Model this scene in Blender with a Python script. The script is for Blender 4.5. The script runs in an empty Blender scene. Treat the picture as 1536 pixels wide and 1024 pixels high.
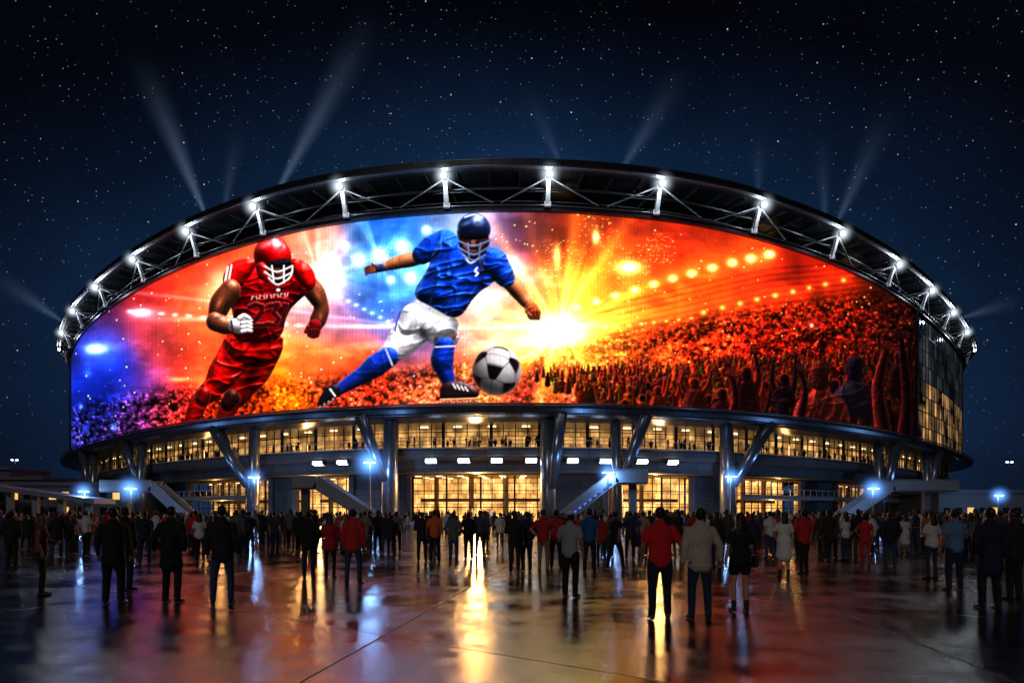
import bpy, math, random, time
import numpy as np
from mathutils import Vector, Matrix
from mathutils.bvhtree import BVHTree
T0=time.time()
random.seed(7); rng=np.random.default_rng(7)
scn=bpy.context.scene
COL=scn.collection
scn.view_settings.view_transform='Standard'
scn.view_settings.look='None'
scn.view_settings.exposure=0
D=90.0

# ------------------------------------------------------------------ helpers
def srgb(r,g,b):
    def f(c):
        c=c/255.0
        return c/12.92 if c<=0.04045 else ((c+0.055)/1.055)**2.4
    return (f(r),f(g),f(b),1)

def new_mat(name):
    m=bpy.data.materials.new(name); m.use_nodes=True
    nt=m.node_tree
    for n in list(nt.nodes): nt.nodes.remove(n)
    out=nt.nodes.new('ShaderNodeOutputMaterial')
    return m,nt,out

def principled(name,base,rough=0.6,metal=0.0,var=0.15,scale=3.0,bump=0.0,bscale=20.0,coat=0.0,panel=None):
    m,nt,out=new_mat(name)
    p=nt.nodes.new('ShaderNodeBsdfPrincipled')
    nt.links.new(p.outputs[0],out.inputs[0])
    p.inputs['Roughness'].default_value=rough
    p.inputs['Metallic'].default_value=metal
    if coat: p.inputs['Coat Weight'].default_value=coat
    tc=nt.nodes.new('ShaderNodeTexCoord')
    nz=nt.nodes.new('ShaderNodeTexNoise'); nz.inputs['Scale'].default_value=scale; nz.inputs['Detail'].default_value=5
    nt.links.new(tc.outputs['Object'],nz.inputs['Vector'])
    mx=nt.nodes.new('ShaderNodeMix'); mx.data_type='RGBA'
    c=base if len(base)==4 else (*base,1)
    mx.inputs['A'].default_value=(c[0]*(1-var),c[1]*(1-var),c[2]*(1-var),1)
    mx.inputs['B'].default_value=(min(1,c[0]*(1+var)),min(1,c[1]*(1+var)),min(1,c[2]*(1+var)),1)
    nt.links.new(nz.outputs['Fac'],mx.inputs['Factor'])
    last=mx.outputs['Result']
    if panel:
        uv=nt.nodes.new('ShaderNodeUVMap'); br=nt.nodes.new('ShaderNodeTexBrick'); br.offset=0.0
        br.inputs['Scale'].default_value=1; br.inputs['Brick Width'].default_value=panel[0]; br.inputs['Row Height'].default_value=panel[1]; br.inputs['Mortar Size'].default_value=.035
        br.inputs['Color1'].default_value=(1,1,1,1); br.inputs['Color2'].default_value=(.72,.74,.78,1); br.inputs['Mortar'].default_value=(.12,.12,.12,1)
        nt.links.new(uv.outputs[0],br.inputs['Vector'])
        mm=nt.nodes.new('ShaderNodeMix'); mm.data_type='RGBA'; mm.blend_type='MULTIPLY'; mm.inputs['Factor'].default_value=1
        nt.links.new(last,mm.inputs['A']); nt.links.new(br.outputs['Color'],mm.inputs['B']); last=mm.outputs['Result']
    nt.links.new(last,p.inputs['Base Color'])
    if bump:
        n2=nt.nodes.new('ShaderNodeTexNoise'); n2.inputs['Scale'].default_value=bscale; n2.inputs['Detail'].default_value=3
        nt.links.new(tc.outputs['Object'],n2.inputs['Vector'])
        b=nt.nodes.new('ShaderNodeBump'); b.inputs['Strength'].default_value=bump; b.inputs['Distance'].default_value=0.03
        nt.links.new(n2.outputs['Fac'],b.inputs['Height']); nt.links.new(b.outputs['Normal'],p.inputs['Normal'])
    return m

def emis(name,col,strength,sample=False):
    m,nt,out=new_mat(name)
    e=nt.nodes.new('ShaderNodeEmission'); e.inputs[0].default_value=(*col[:3],1); e.inputs[1].default_value=strength
    nt.links.new(e.outputs[0],out.inputs[0])
    if not sample: m.cycles.emission_sampling='NONE'
    return m

def mk(name,verts,faces,mat=None,parent=None,smooth=False,uv=None):
    me=bpy.data.meshes.new(name); me.from_pydata([tuple(v) for v in verts],[],faces); me.update()
    if smooth: me.polygons.foreach_set('use_smooth',[True]*len(me.polygons))
    if uv is not None:
        l=me.uv_layers.new(name='UVMap')
        vi=np.empty(len(me.loops),dtype=np.int32); me.loops.foreach_get('vertex_index',vi)
        l.data.foreach_set('uv',np.asarray(uv,dtype=np.float32)[vi].ravel())
    if mat: me.materials.append(mat)
    o=bpy.data.objects.new(name,me); COL.objects.link(o)
    if parent: o.parent=parent
    return o

def empty(name,loc=(0,0,0)):
    o=bpy.data.objects.new(name,None); o.location=loc; COL.objects.link(o); return o

class Batch:
    def __init__(s): s.v=[]; s.f=[]
    def add(s,v,f):
        k=len(s.v); s.v+= [tuple(x) for x in v]; s.f+=[tuple(i+k for i in q) for q in f]
    def beam(s,a,b,w,h,up=(0,0,1),w2=None,h2=None):
        a=Vector(a);b=Vector(b);d=(b-a).normalized();up=Vector(up)
        if abs(d.dot(up))>0.95: up=Vector((0,1,0)) if abs(d.y)<0.9 else Vector((1,0,0))
        x=d.cross(up).normalized(); y=x.cross(d).normalized()
        w2=w if w2 is None else w2; h2=h if h2 is None else h2
        vs=[]
        for p,ww,hh in ((a,w,h),(b,w2,h2)):
            for sx,sy in ((-1,-1),(1,-1),(1,1),(-1,1)):
                vs.append(p+x*sx*ww/2+y*sy*hh/2)
        s.add(vs,[(0,1,2,3),(7,6,5,4),(0,4,5,1),(1,5,6,2),(2,6,7,3),(3,7,4,0)])
    def tube(s,a,b,r,r2=None,n=12,rx=1.0):
        a=Vector(a);b=Vector(b);d=(b-a).normalized()
        up=Vector((0,0,1)) if abs(d.z)<0.95 else Vector((0,1,0))
        x=d.cross(up).normalized(); y=x.cross(d).normalized(); r2=r if r2 is None else r2
        vs=[]
        for p,rr in ((a,r),(b,r2)):
            for i in range(n):
                t=2*math.pi*i/n; vs.append(p+x*math.cos(t)*rr*rx+y*math.sin(t)*rr)
        fs=[(i,(i+1)%n,n+(i+1)%n,n+i) for i in range(n)]+[tuple(range(n-1,-1,-1)),tuple(range(n,2*n))]
        s.add(vs,fs)
    def box(s,x0,x1,y0,y1,z0,z1):
        vs=[(x0,y0,z0),(x1,y0,z0),(x1,y1,z0),(x0,y1,z0),(x0,y0,z1),(x1,y0,z1),(x1,y1,z1),(x0,y1,z1)]
        s.add(vs,[(3,2,1,0),(4,5,6,7),(0,1,5,4),(1,2,6,5),(2,3,7,6),(3,0,4,7)])
    def sphere(s,c,r,n=10):
        vs=[];fs=[]
        for i in range(1,n):
            for j in range(n*2):
                th=math.pi*i/n; ph=math.pi*j/n
                vs.append((c[0]+r*math.sin(th)*math.cos(ph),c[1]+r*math.sin(th)*math.sin(ph),c[2]+r*math.cos(th)))
        m=n*2
        for i in range(n-2):
            for j in range(m): fs.append((i*m+j,(i+1)*m+j,(i+1)*m+(j+1)%m,i*m+(j+1)%m))
        vs.append((c[0],c[1],c[2]+r));vs.append((c[0],c[1],c[2]-r))
        t=len(vs)-2
        for j in range(m):
            fs.append((t,j,(j+1)%m)); fs.append((t+1,(n-2)*m+(j+1)%m,(n-2)*m+j))
        s.add(vs,fs)
    def obj(s,name,mat,parent=None,smooth=False): return mk(name,s.v,s.f,mat,parent,smooth)

# ------------------------------------------------------------------ stadium plan curve
right=[(.272,1.045),(.40,1.11),(.539,1.195),(.752,1.37),(.997,1.62),(1.215,1.875),(1.40,2.13),(1.50,2.45),(1.50,2.9),(1.36,3.4),(1.0,3.85),(.5,4.1)]
left=[(-.5,4.1),(-1.0,3.85),(-1.36,3.4),(-1.47,2.9),(-1.46,2.45),(-1.365,2.13),(-1.20,1.875),(-.997,1.62),(-.752,1.37),(-.539,1.195),(-.40,1.11),(-.272,1.045)]
cp=np.array([(0,1.0)]+right+[(0,4.2)]+left)*D
pts=[]
n=len(cp)
for i in range(n):
    p0,p1,p2,p3=cp[i-1],cp[i],cp[(i+1)%n],cp[(i+2)%n]
    for t in np.linspace(0,1,60,endpoint=False):
        pts.append(.5*((2*p1)+(-p0+p2)*t+(2*p0-5*p1+4*p2-p3)*t*t+(-p0+3*p1-3*p2+p3)*t**3))
pts=np.array(pts)
def resample(pts,N):
    q=np.vstack([pts,pts[:1]]); s=np.r_[0,np.cumsum(np.linalg.norm(np.diff(q,axis=0),axis=1))]
    t=np.linspace(0,s[-1],N,endpoint=False)
    return np.c_[np.interp(t,s,q[:,0]),np.interp(t,s,q[:,1])],s[-1]
P,L=resample(pts,2000)
for _ in range(14): P=(np.roll(P,6,0)+P*2+np.roll(P,-6,0))/4
P,L=resample(P,2000)
i0=np.argmin(np.abs(P[:,0])+1e3*(P[:,1]>150)); P=np.roll(P,-i0,0)
P[:,1]+=D-P[0,1]
TAN=np.roll(P,-1,0)-np.roll(P,1,0); TAN/=np.linalg.norm(TAN,axis=1)[:,None]
NOR=np.c_[TAN[:,1],-TAN[:,0]]
SS=np.arange(2000)*L/2000
def pl(s,off=0.0):
    s=np.asarray(s,dtype=float)%L
    Q=np.vstack([P,P[:1]]);N=np.vstack([NOR,NOR[:1]]);S=np.r_[SS,L]
    x=np.interp(s,S,Q[:,0])+off*np.interp(s,S,N[:,0]); y=np.interp(s,S,Q[:,1])+off*np.interp(s,S,N[:,1])
    return np.stack([x,y],-1)
def pos(s,off,z):
    q=pl(s,off); return Vector((float(q[0]),float(q[1]),z))

def sweep(name,profile,s0,s1,mat,parent,step=1.5,smooth=False,closed=False):
    m=max(2,int(abs(s1-s0)/step)+1); ss=np.linspace(s0,s1,m); k=len(profile)
    V=np.zeros((k,m,3)); UV=np.zeros((k,m,2)); pv=0
    for i,(o,z) in enumerate(profile):
        V[i,:,:2]=pl(ss,o); V[i,:,2]=z
        if i: pv+=math.hypot(o-profile[i-1][0],z-profile[i-1][1])
        UV[i,:,0]=ss; UV[i,:,1]=pv
    F=[]
    rows=k if closed else k-1
    for i in range(rows):
        i2=(i+1)%k
        for j in range(m-1): F.append((i*m+j,i*m+j+1,i2*m+j+1,i2*m+j))
    o=mk(name,V.reshape(-1,3),F,mat,parent,smooth,UV.reshape(-1,2))
    return o
def circ(o,z,r,n=8): return [(o+r*math.cos(2*math.pi*i/n),z+r*math.sin(2*math.pi*i/n)) for i in range(n)]

# ------------------------------------------------------------------ screen artwork (painted procedurally)
X0,Y0=90,300; WW,HH=1310,400
gx,gy=np.meshgrid(np.arange(WW)+X0+0.5,np.arange(HH)+Y0+0.5)
TB=rng.random((256,256))
def vnoise(x,y):
    xi=np.floor(x).astype(int); yi=np.floor(y).astype(int); fx=x-xi; fy=y-yi
    fx=fx*fx*(3-2*fx); fy=fy*fy*(3-2*fy)
    a=TB[yi%256,xi%256];b=TB[yi%256,(xi+1)%256];c=TB[(yi+1)%256,xi%256];d=TB[(yi+1)%256,(xi+1)%256]
    return (a*(1-fx)+b*fx)*(1-fy)+(c*(1-fx)+d*fx)*fy
def fbm(x,y,o=4):
    r=0;a=.5;t=0
    for i in range(o):
        r=r+a*vnoise(x*2**i+17*i,y*2**i+31*i); t+=a; a*=.5
    return r/t
samples=[(110,520,20,20,70),(110,600,24,40,140),(115,660,60,64,160),(150,525,60,90,230),(150,600,15,35,140),(180,560,15,45,170),(200,640,90,50,120),
(160,480,60,20,50),(220,430,150,32,28),(230,490,160,56,70),(220,580,80,48,130),(250,540,190,62,60),(260,620,190,46,40),(280,400,205,38,22),(280,460,228,74,44),
(290,560,222,55,28),(340,370,228,60,32),(330,430,245,135,95),(300,500,240,105,60),(420,345,226,78,56),(480,370,228,135,112),(470,420,245,170,140),(500,480,130,90,130),
(480,540,248,120,56),(420,600,245,85,20),(350,610,230,58,22),(520,560,220,74,40),(530,600,185,46,28),(560,345,30,78,150),(560,430,28,80,175),(540,400,90,145,205),
(600,340,28,75,155),(610,420,55,115,205),(640,500,110,85,140),(650,580,205,80,55),(680,330,95,125,180),(700,480,200,120,110),(720,340,120,125,170),(745,330,95,72,105),
(780,350,64,32,50),(765,440,170,150,155),(780,480,228,145,100),(700,560,195,90,65),(820,430,170,66,42),(800,335,54,24,30),(850,350,112,38,22),(840,490,255,200,100),
(880,440,242,126,44),(930,400,216,92,34),(900,500,245,132,50),(940,340,104,30,18),(1000,380,168,44,22),(1000,440,225,80,28),(980,520,205,60,26),(860,560,195,60,36),
(820,590,150,45,44),(940,590,150,38,24),(1050,420,220,78,26),(1050,500,192,48,22),(1060,360,124,32,18),(1120,400,188,56,24),(1150,450,200,46,22),(1150,520,165,32,19),
(1200,400,130,26,15),(1250,430,160,36,16),(1250,500,150,30,19),(1330,450,64,14,10),(1350,520,60,16,13),(1370,600,28,9,13),(1100,600,120,27,20),(1200,600,80,20,18),(1300,640,36,13,16)]
num=np.zeros((HH,WW,3)); den=np.zeros((HH,WW))
for (x,y,r,g,b) in samples:
    d2=((gx-x)**2+(gy-y)**2)
    w=np.exp(-d2/(2*26**2))+1e-3*np.exp(-d2/(2*70**2))+1e-7
    num+=w[...,None]*np.array([r,g,b])/255; den+=w
img=num/den[...,None]
cl=fbm(gx/34,gy/30,6)
img*=(0.55+.95*cl)[...,None]
wis=np.clip(fbm(gx/60+5,gy/26+9,5)-.5,0,1)*1.4
img+=wis[...,None]*img*1.6
lineY=np.interp(gx,[90,250,480,620,800,860,1000,1150,1300,1400],[600,570,556,540,520,498,472,446,430,428])
below=np.clip((gy-lineY)/26,0,1)
c1=vnoise(gx/2.7,gy/2.5); c2=vnoise(gx/5.2+9,gy/4.4+4); c3=fbm(gx/22,gy/10,3)
tex=np.clip(0.22+1.35*np.clip(c1-.3,0,1)+1.1*(c2-.45)+.9*(c3-.5),0.08,1.9)
img=img*(1-below[...,None])+img*(tex[...,None])*below[...,None]*np.array([1.06,1,1])
hot=below*np.clip((c1-.8)/.1,0,1)*np.clip((c2-.45)/.1,0,1)
img+= (hot*0.34)[...,None]*np.array([1,.48,.28])
for k in range(9):
    yy=np.interp(gx,[850,1150,1400],[520-9*k,455-16*k*.55,420-16*k*.45])+22
    img*= (1-0.3*np.exp(-((gy-yy)/1.5)**2)*(gx>860)*(gy>lineY-50))[...,None]
def rays(cx,cy,amp,R,nr,col,seed,sharp=3):
    global img
    a=np.arctan2(gy-cy,gx-cx); d=np.hypot(gx-cx,gy-cy)
    v=vnoise((a+math.pi)/(2*math.pi)*nr+seed,a*0+seed)**sharp
    img+= (amp*v*np.exp(-d/R))[...,None]*np.array(col)
rays(838,492,1.2,130,44,(1,.58,.2),3,3)
rays(838,492,.7,60,90,(1,.75,.4),8,2)
rays(480,410,.45,90,40,(1,.8,.7),5,3)
rays(570,385,.45,90,36,(.6,.8,1),11,3)
def glow(x,y,r,col,amp=1.0,sx=1.0,sy=1.0):
    global img
    d2=((gx-x)/sx)**2+((gy-y)/sy)**2
    g=amp*(np.exp(-d2/(r*r))+0.24/(1+d2/(r*r*3))**1.8)
    img+=g[...,None]*np.array(col)
glow(838,497,24,(1,.8,.45),1.5,1.5,.75); glow(838,495,85,(1,.45,.12),.45)
glow(800,512,9,(1,.9,.7),.8,2.5,.6)
glow(893,356,5.5,(1,.75,.45),1.3,.8,1.6); glow(835,385,6,(1,.6,.3),1.2,.8,2.4); glow(943,401,10,(1,.8,.5),1.3,1.5,.8)
glow(820,425,4,(1,.6,.35),.7); glow(1215,490,3,(1,.7,.6),1.0)
for (x1,y1) in ((835,385),(893,356),(943,401),(985,372)):
    for t in np.linspace(0,1,26):
        glow(x1+(845-x1)*t,y1+(490-y1)*t,1.8,(1,.5,.2),.16*(1-t*.5),1,1.3)
# firework sparks around the bursts
for (bx,by,br_) in ((835,385,34),(893,358,40),(943,400,44),(985,372,26)):
    for i in range(90):
        a=rng.uniform(0,6.28); r=br_*rng.random()**.6; x=bx+math.cos(a)*r; y=by+math.sin(a)*r+r*.15
        ix=int(x-X0);iy=int(y-Y0); img[iy:iy+1,ix:ix+2]+=np.array((1,.6,.3))*rng.uniform(.2,.8)
for i in range(11):
    t=i/10; glow(865+285*t,462-77*t-5*math.sin(t*3.14),3.4+2.0*t,(1,.78,.45),1.2,1.3,1)
for i in range(9):
    t=i/8; glow(1052+212*t,470-48*t,3.0,(1,.6,.3),1.0,1.2,1)
for i in range(8):
    t=i/7; glow(905+130*t,492-14*t,2.0,(1,.7,.4),.7,1.3,.8)
for i in range(14):
    t=i/13; glow(200+275*t,468+24*t,2.4,(1,.85,.8),.75,1.6,.8)
for i in range(12):
    t=i/11; glow(690+150*t,493-2*t,2.0,(1,.9,.7),.7,1.8,.7)
glow(340,480,7,(1,.8,.7),.45,12,.5); glow(560,490,5,(1,.8,.75),.5,14,.6); glow(215,470,8,(.9,.85,1),1.0,1.6,.7)
glow(148,524,8,(.5,.65,1),1.5,1.7,.8); glow(122,610,4,(.4,.5,1),.8);glow(175,640,5,(.3,.6,1),.6);glow(135,560,5,(.2,.4,1),.5)
for (x,y,r) in ((498,397,10),(540,390,8),(570,383,10),(605,370,10),(617,417,7),(588,420,5),(520,370,5),(640,345,6),(483,415,10),(650,400,8),(760,400,10)):
    glow(x,y,r,(.85,.93,1),.85)
for i in range(9): glow(500+12*i,440+6*i,2,(.7,.85,1),.7,1.4,1)
glow(345,440,26,(1,.75,.6),.6); glow(475,440,26,(1,.85,.75),.45); glow(700,340,26,(.7,.8,1),.3); glow(440,600,22,(1,.42,.08),.45,1.4,.8); glow(270,570,8,(1,.6,.3),.6,2,.4)
img+= (0.2*np.exp(-((gy-(455+.12*(gx-330)))/2.5)**2)*(gx<620))[...,None]*np.array([.7,.75,1])
for i in range(2200):
    x=rng.uniform(100,1380); y=rng.uniform(320,640)
    ix=int(x-X0); iy=int(y-Y0)
    c=(1,.7,.45) if 700<x or 230<x<470 else (.75,.85,1)
    a=rng.random()**4*.9+.08
    img[iy:iy+(2 if a>.5 else 1),ix:ix+(2 if a>.4 else 1)]+=np.array(c)*a
img=np.clip(img,0,1)
FM=np.zeros((HH,WW))
def blend(y0,y1,x0,x1,mask,col):
    sub=img[y0:y1,x0:x1]; sub[:]=sub*(1-mask[...,None])+np.clip(col,0,1)*mask[...,None]
    FM[y0:y1,x0:x1]=np.maximum(FM[y0:y1,x0:x1],mask)
def dark(x,y,r,amt,sx=1.,sy=1.,rot=0.):
    global img
    c,s=math.cos(rot),math.sin(rot); X=(gx-x)*c+(gy-y)*s; Y=-(gx-x)*s+(gy-y)*c
    img*= (1-amt*np.exp(-((X/sx)**2+(Y/sy)**2)/(r*r))*FM)[...,None]
def lite(x,y,r,amt,col=(1,1,1),sx=1.,sy=1.,rot=0.):
    global img
    c,s=math.cos(rot),math.sin(rot); X=(gx-x)*c+(gy-y)*s; Y=-(gx-x)*s+(gy-y)*c
    img+= (amt*np.exp(-((X/sx)**2+(Y/sy)**2)/(r*r))*FM)[...,None]*np.array(col)
fa=1-np.abs(2*fbm(gx/20+gy/44,gy/70-gx/38+4,2)-1); fb=1-np.abs(2*fbm(gx/52-gy/30+11,gy/15+gx/50,2)-1)
FOLD=(fa**5+fb**5)*5.5+fbm(gx/6,gy/6,2)*.5
FX=np.gradient(FOLD,axis=1)*.62;FY=np.gradient(FOLD,axis=0)*.62
def shade(nx,ny,nz,base,amb,rimc,rima,fold,sl,kd,spec):
    Ld=np.array(kd); Ld=Ld/np.linalg.norm(Ld)
    X=gx[sl];Y=gy[sl]
    if fold:
        nx=nx-FX[sl]*fold; ny=ny-FY[sl]*fold
        q=np.sqrt(nx*nx+ny*ny+nz*nz)+1e-6; nx,ny,nz=nx/q,ny/q,nz/q
    dif=np.clip(nx*Ld[0]+ny*Ld[1]+nz*Ld[2],0,1)
    c=np.array(base)[None,None,:]*(amb+1.15*dif**2.0)[...,None]
    rim=np.clip(1-nz,0,1)**2.2*np.clip(.40-ny*.6+np.abs(nx)*.3,0,1)
    c=c+rima*rim[...,None]*np.array(rimc)
    c=c*(.92+.16*vnoise(X/1.7,Y/1.7))[...,None]
    if spec: c=c+spec*(dif**16)[...,None]*(.4+1.2*vnoise(X/4,Y/5))[...,None]
    return c
def cap(a,b,ra,rb,base,amb=.14,rimc=(1,.6,.45),rima=.7,fold=0,spec=0.,kd=(.25,-.65,.7)):
    base=np.array(base)/255; m=max(ra,rb)+3
    x0=int(max(0,min(a[0],b[0])-m-X0));x1=int(min(WW,max(a[0],b[0])+m-X0));y0=int(max(0,min(a[1],b[1])-m-Y0));y1=int(min(HH,max(a[1],b[1])+m-Y0))
    if x1<=x0 or y1<=y0: return
    sl=(slice(y0,y1),slice(x0,x1)); X=gx[sl];Y=gy[sl]; bx,by=b[0]-a[0],b[1]-a[1]; l2=bx*bx+by*by+1e-6
    h=np.clip(((X-a[0])*bx+(Y-a[1])*by)/l2,0,1); r=ra+(rb-ra)*h
    vx=X-a[0]-bx*h; vy=Y-a[1]-by*h; d=np.hypot(vx,vy); mask=np.clip(r-d+.5,0,1)
    nx=vx/r;ny=vy/r;nz=np.sqrt(np.clip(1-nx*nx-ny*ny,0,1))
    blend(y0,y1,x0,x1,mask,shade(nx,ny,nz,base,amb,rimc,rima,fold,sl,kd,spec))
def chain(ps,rs,base,**k):
    for i in range(len(ps)-1): cap(ps[i],ps[i+1],rs[i],rs[i+1],base,**k)
def limb(ps,rs,base,amb=.14,rimc=(1,.6,.45),rima=.7,fold=0,spec=0.,kd=(.25,-.65,.7)):
    base=np.array(base)/255; ps=np.array(ps,float); rs=np.array(rs,float)
    q=[];r=[]
    for i in range(len(ps)-1):
        a=ps[max(0,i-1)];b=ps[i];c=ps[i+1];d=ps[min(len(ps)-1,i+2)]
        for t in np.linspace(0,1,7,endpoint=False):
            q.append(.5*((2*b)+(-a+c)*t+(2*a-5*b+4*c-d)*t*t+(-a+3*b-3*c+d)*t**3)); tt=t*t*(3-2*t); r.append(rs[i]*(1-tt)+rs[i+1]*tt)
    q.append(ps[-1]); r.append(rs[-1]); q=np.array(q); r=np.array(r); m=r.max()+3
    x0=int(max(0,q[:,0].min()-m-X0));x1=int(min(WW,q[:,0].max()+m-X0));y0=int(max(0,q[:,1].min()-m-Y0));y1=int(min(HH,q[:,1].max()+m-Y0))
    if x1-x0<3 or y1-y0<3: return
    sl=(slice(y0,y1),slice(x0,x1)); X=gx[sl];Y=gy[sl]; H=np.full(X.shape,-1e9); SD=np.full(X.shape,-1e9)
    for i in range(len(q)-1):
        bx,by=q[i+1]-q[i]; h=np.clip(((X-q[i,0])*bx+(Y-q[i,1])*by)/(bx*bx+by*by+1e-9),0,1); rr=r[i]+(r[i+1]-r[i])*h
        d=np.hypot(X-q[i,0]-bx*h,Y-q[i,1]-by*h); SD=np.maximum(SD,rr-d); H=np.maximum(H,np.where(d<rr,np.sqrt(np.clip(rr*rr-d*d,0,None)),-1e-3))
    mask=np.clip(SD+.5,0,1); H=np.maximum(H,0); g0,g1=np.gradient(H); k=1/np.sqrt(1+g0*g0+g1*g1)
    blend(y0,y1,x0,x1,mask,shade(-g1*k,-g0*k,k,base,amb,rimc,rima,fold,sl,kd,spec))
def poly(pp,base,bev=14,amb=.14,rimc=(1,.6,.45),rima=.7,fold=0,spec=0.,kd=(.25,-.65,.7),flat=False):
    base=np.array(base)/255
    q=np.array(pp,float)
    if not flat:
        for _ in range(3):
            n1=np.roll(q,-1,0); q=np.stack([q*.75+n1*.25,q*.25+n1*.75],1).reshape(-1,2)
    x0=int(max(0,q[:,0].min()-3-X0));x1=int(min(WW,q[:,0].max()+3-X0));y0=int(max(0,q[:,1].min()-3-Y0));y1=int(min(HH,q[:,1].max()+3-Y0))
    if x1-x0<3 or y1-y0<3: return
    sl=(slice(y0,y1),slice(x0,x1)); X=gx[sl];Y=gy[sl]; dm=np.full(X.shape,1e9); ins=np.zeros(X.shape,bool)
    for i in range(len(q)):
        a=q[i];b=q[(i+1)%len(q)]; bx,by=b-a; h=np.clip(((X-a[0])*bx+(Y-a[1])*by)/(bx*bx+by*by+1e-9),0,1)
        dm=np.minimum(dm,np.hypot(X-a[0]-bx*h,Y-a[1]-by*h))
        c=((a[1]>Y)!=(b[1]>Y)); xx=(b[0]-a[0])*(Y-a[1])/(b[1]-a[1]+1e-12)+a[0]; ins^= c&(X<xx)
    sd=np.where(ins,dm,-dm); mask=np.clip(sd+.5,0,1)
    t=np.clip(sd/bev,0,1); hgt=bev*.8*np.sqrt(1-(1-t)**2)
    for _ in range(4):
        hgt=(hgt+np.roll(hgt,2,0)+np.roll(hgt,-2,0)+np.roll(hgt,2,1)+np.roll(hgt,-2,1))/5
    g0,g1=np.gradient(hgt); k=1/np.sqrt(1+g0*g0+g1*g1)
    blend(y0,y1,x0,x1,mask,shade(-g1*k,-g0*k,k,base,amb,rimc,rima,fold,sl,kd,spec))
SK=(112,58,38); SKD=(62,32,26); SKL=(205,128,88)
RED=(196,12,20); RED2=(235,20,18)
# ---- football player in red
R=dict(rimc=(1,.45,.35),rima=.65)
RS=dict(rimc=(1,.5,.35),rima=.85,spec=.45)
limb([(458,424),(474,438),(485,462),(481,480),(476,494)],[17,15,10.5,11.5,7],SK,**RS)
lite(480,444,5,.28,(1,.6,.4),.6,1.6,-.4); dark(474,462,6,.5,.6,1.8,-.2); lite(484,476,3,.25,(1,.6,.4),.6,1.8)
limb([(476,490),(474,500)],[9.5,9.5],(110,16,20),**R)
for i in range(4): cap((466+4.5*i,497),(468+4*i,507-abs(i-1.5)),2.8,2.2,(85,14,18),rima=.35)
cap((467,492),(463,500),3,2.4,(120,20,24),rima=.4)
limb([(400,524),(386,552),(368,582),(352,604)],[28,27,20,15],RED2,fold=.8,spec=.35,**R)
limb([(354,600),(344,618),(334,640)],[13,14,11],(150,14,16),spec=.15,fold=.3,**R)
limb([(364,526),(342,556),(322,582),(306,596)],[28,25,18,14],RED2,fold=.8,spec=.4,**R)
limb([(306,594),(296,612),(286,638)],[13,13,10],(190,16,18),spec=.2,fold=.3,**R)
cap((352,598),(346,606),13,12,(48,12,14),rima=.5,spec=.2)
cap((307,592),(303,600),11,10,(120,12,14),rima=.4,spec=.2)
poly([(349,498),(427,498),(432,528),(410,552),(374,552),(338,530)],RED2,bev=22,fold=.9,spec=.2,**R)
dark(384,560,16,.7,.7,2.2,.45); dark(428,545,10,.5,.6,2); dark(388,518,30,.35,1.4,.22)
chain([(352,511),(390,515),(428,511)],[2.4]*3,(110,8,12),amb=.5,rima=.2)
poly([(392,392),(352,394),(337,418),(341,448),(356,470),(351,512),(390,518),(428,512),(436,470),(458,450),(476,432),(468,402),(444,390)],RED,bev=34,fold=.85,spec=.14,**R)
poly([(394,390),(354,392),(336,416),(341,446),(364,438),(384,412)],RED2,bev=17,fold=.4,spec=.4,**R)
poly([(440,388),(468,396),(480,420),(473,440),(456,432),(440,408)],RED2,bev=14,fold=.4,spec=.35,**R)
dark(418,436,20,.6,1.5,.5,.05); dark(372,450,14,.45,.5,1.6,-.4); dark(448,452,12,.5,.6,1.5,.4); dark(432,490,14,.5,.5,1.8); dark(360,482,9,.35,.5,1.8)
chain([(346,404),(341,430)],[1.8,1.8],(240,215,215),amb=.7,rima=0); chain([(352,401),(347,428)],[1.4,1.4],(240,215,215),amb=.7,rima=0)
def stroke(ps,w,col,am=.75): chain(ps,[w]*len(ps),col,amb=am,rima=0)
dg=(60,8,12)
for col,w in (((190,84,76),4.2),(dg,3.3)):
    stroke([(379,463),(388,459),(397,462),(397,470),(381,490),(400,490)],w,col,.55)
    stroke([(408,461),(422,459),(415,471),(423,480),(417,490),(405,488)],w,col,.55)
    stroke([(431,459),(436,460),(430,480)],w*.75,col,.45)
for i in range(11):
    cap((383+5.4*i,448-.5*i),(383+5.4*i+(1.5 if i%2 else -1),452-.5*i),1.0,1.0,(190,130,125),amb=.7,rima=0)
    if i%3!=1: cap((383+5.4*i,448-.5*i),(385+5.4*i,448-.5*i),.8,.8,(190,130,125),amb=.7,rima=0)
cap((421,438),(423,438),2,2,(240,220,220),amb=.8,rima=0)
dark(405,475,34,.18,1,.9)
limb([(350,438),(334,458),(326,482)],[16.5,18,13],SK,**RS); lite(332,457,5,.32,(1,.6,.4),.7,1.8,.5); dark(343,462,5,.45,.6,2,.4)
limb([(324,484),(342,490),(360,491)],[14,13.5,9],(124,68,46),**RS); dark(330,478,8,.45,1.2,.5)
limb([(356,490),(366,491)],[10,12],(225,218,220),rima=.35,amb=.3)
for i in range(4): limb([(368,481+6.3*i),(376,480+6*i),(381,484+5*i)],[3.7,3.5,2.8],(238,230,230),rima=.25,amb=.25); dark(373,484.5+6*i,1.8,.55,4,.8)
limb([(364,480),(371,476),(379,480)],[3.8,3.4,2.6],(245,240,240),amb=.35,rima=.2)
chain([(352,484),(354,499)],[1.6,1.6],(60,20,20),amb=.5,rima=0)
cap((413,386),(416,389),28.5,27,(200,12,18),spec=.9,amb=.16,**R)
poly([(403,396),(440,388),(445,408),(438,424),(424,430),(410,424),(401,410)],(34,18,17),bev=9,rima=.1)
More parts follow.
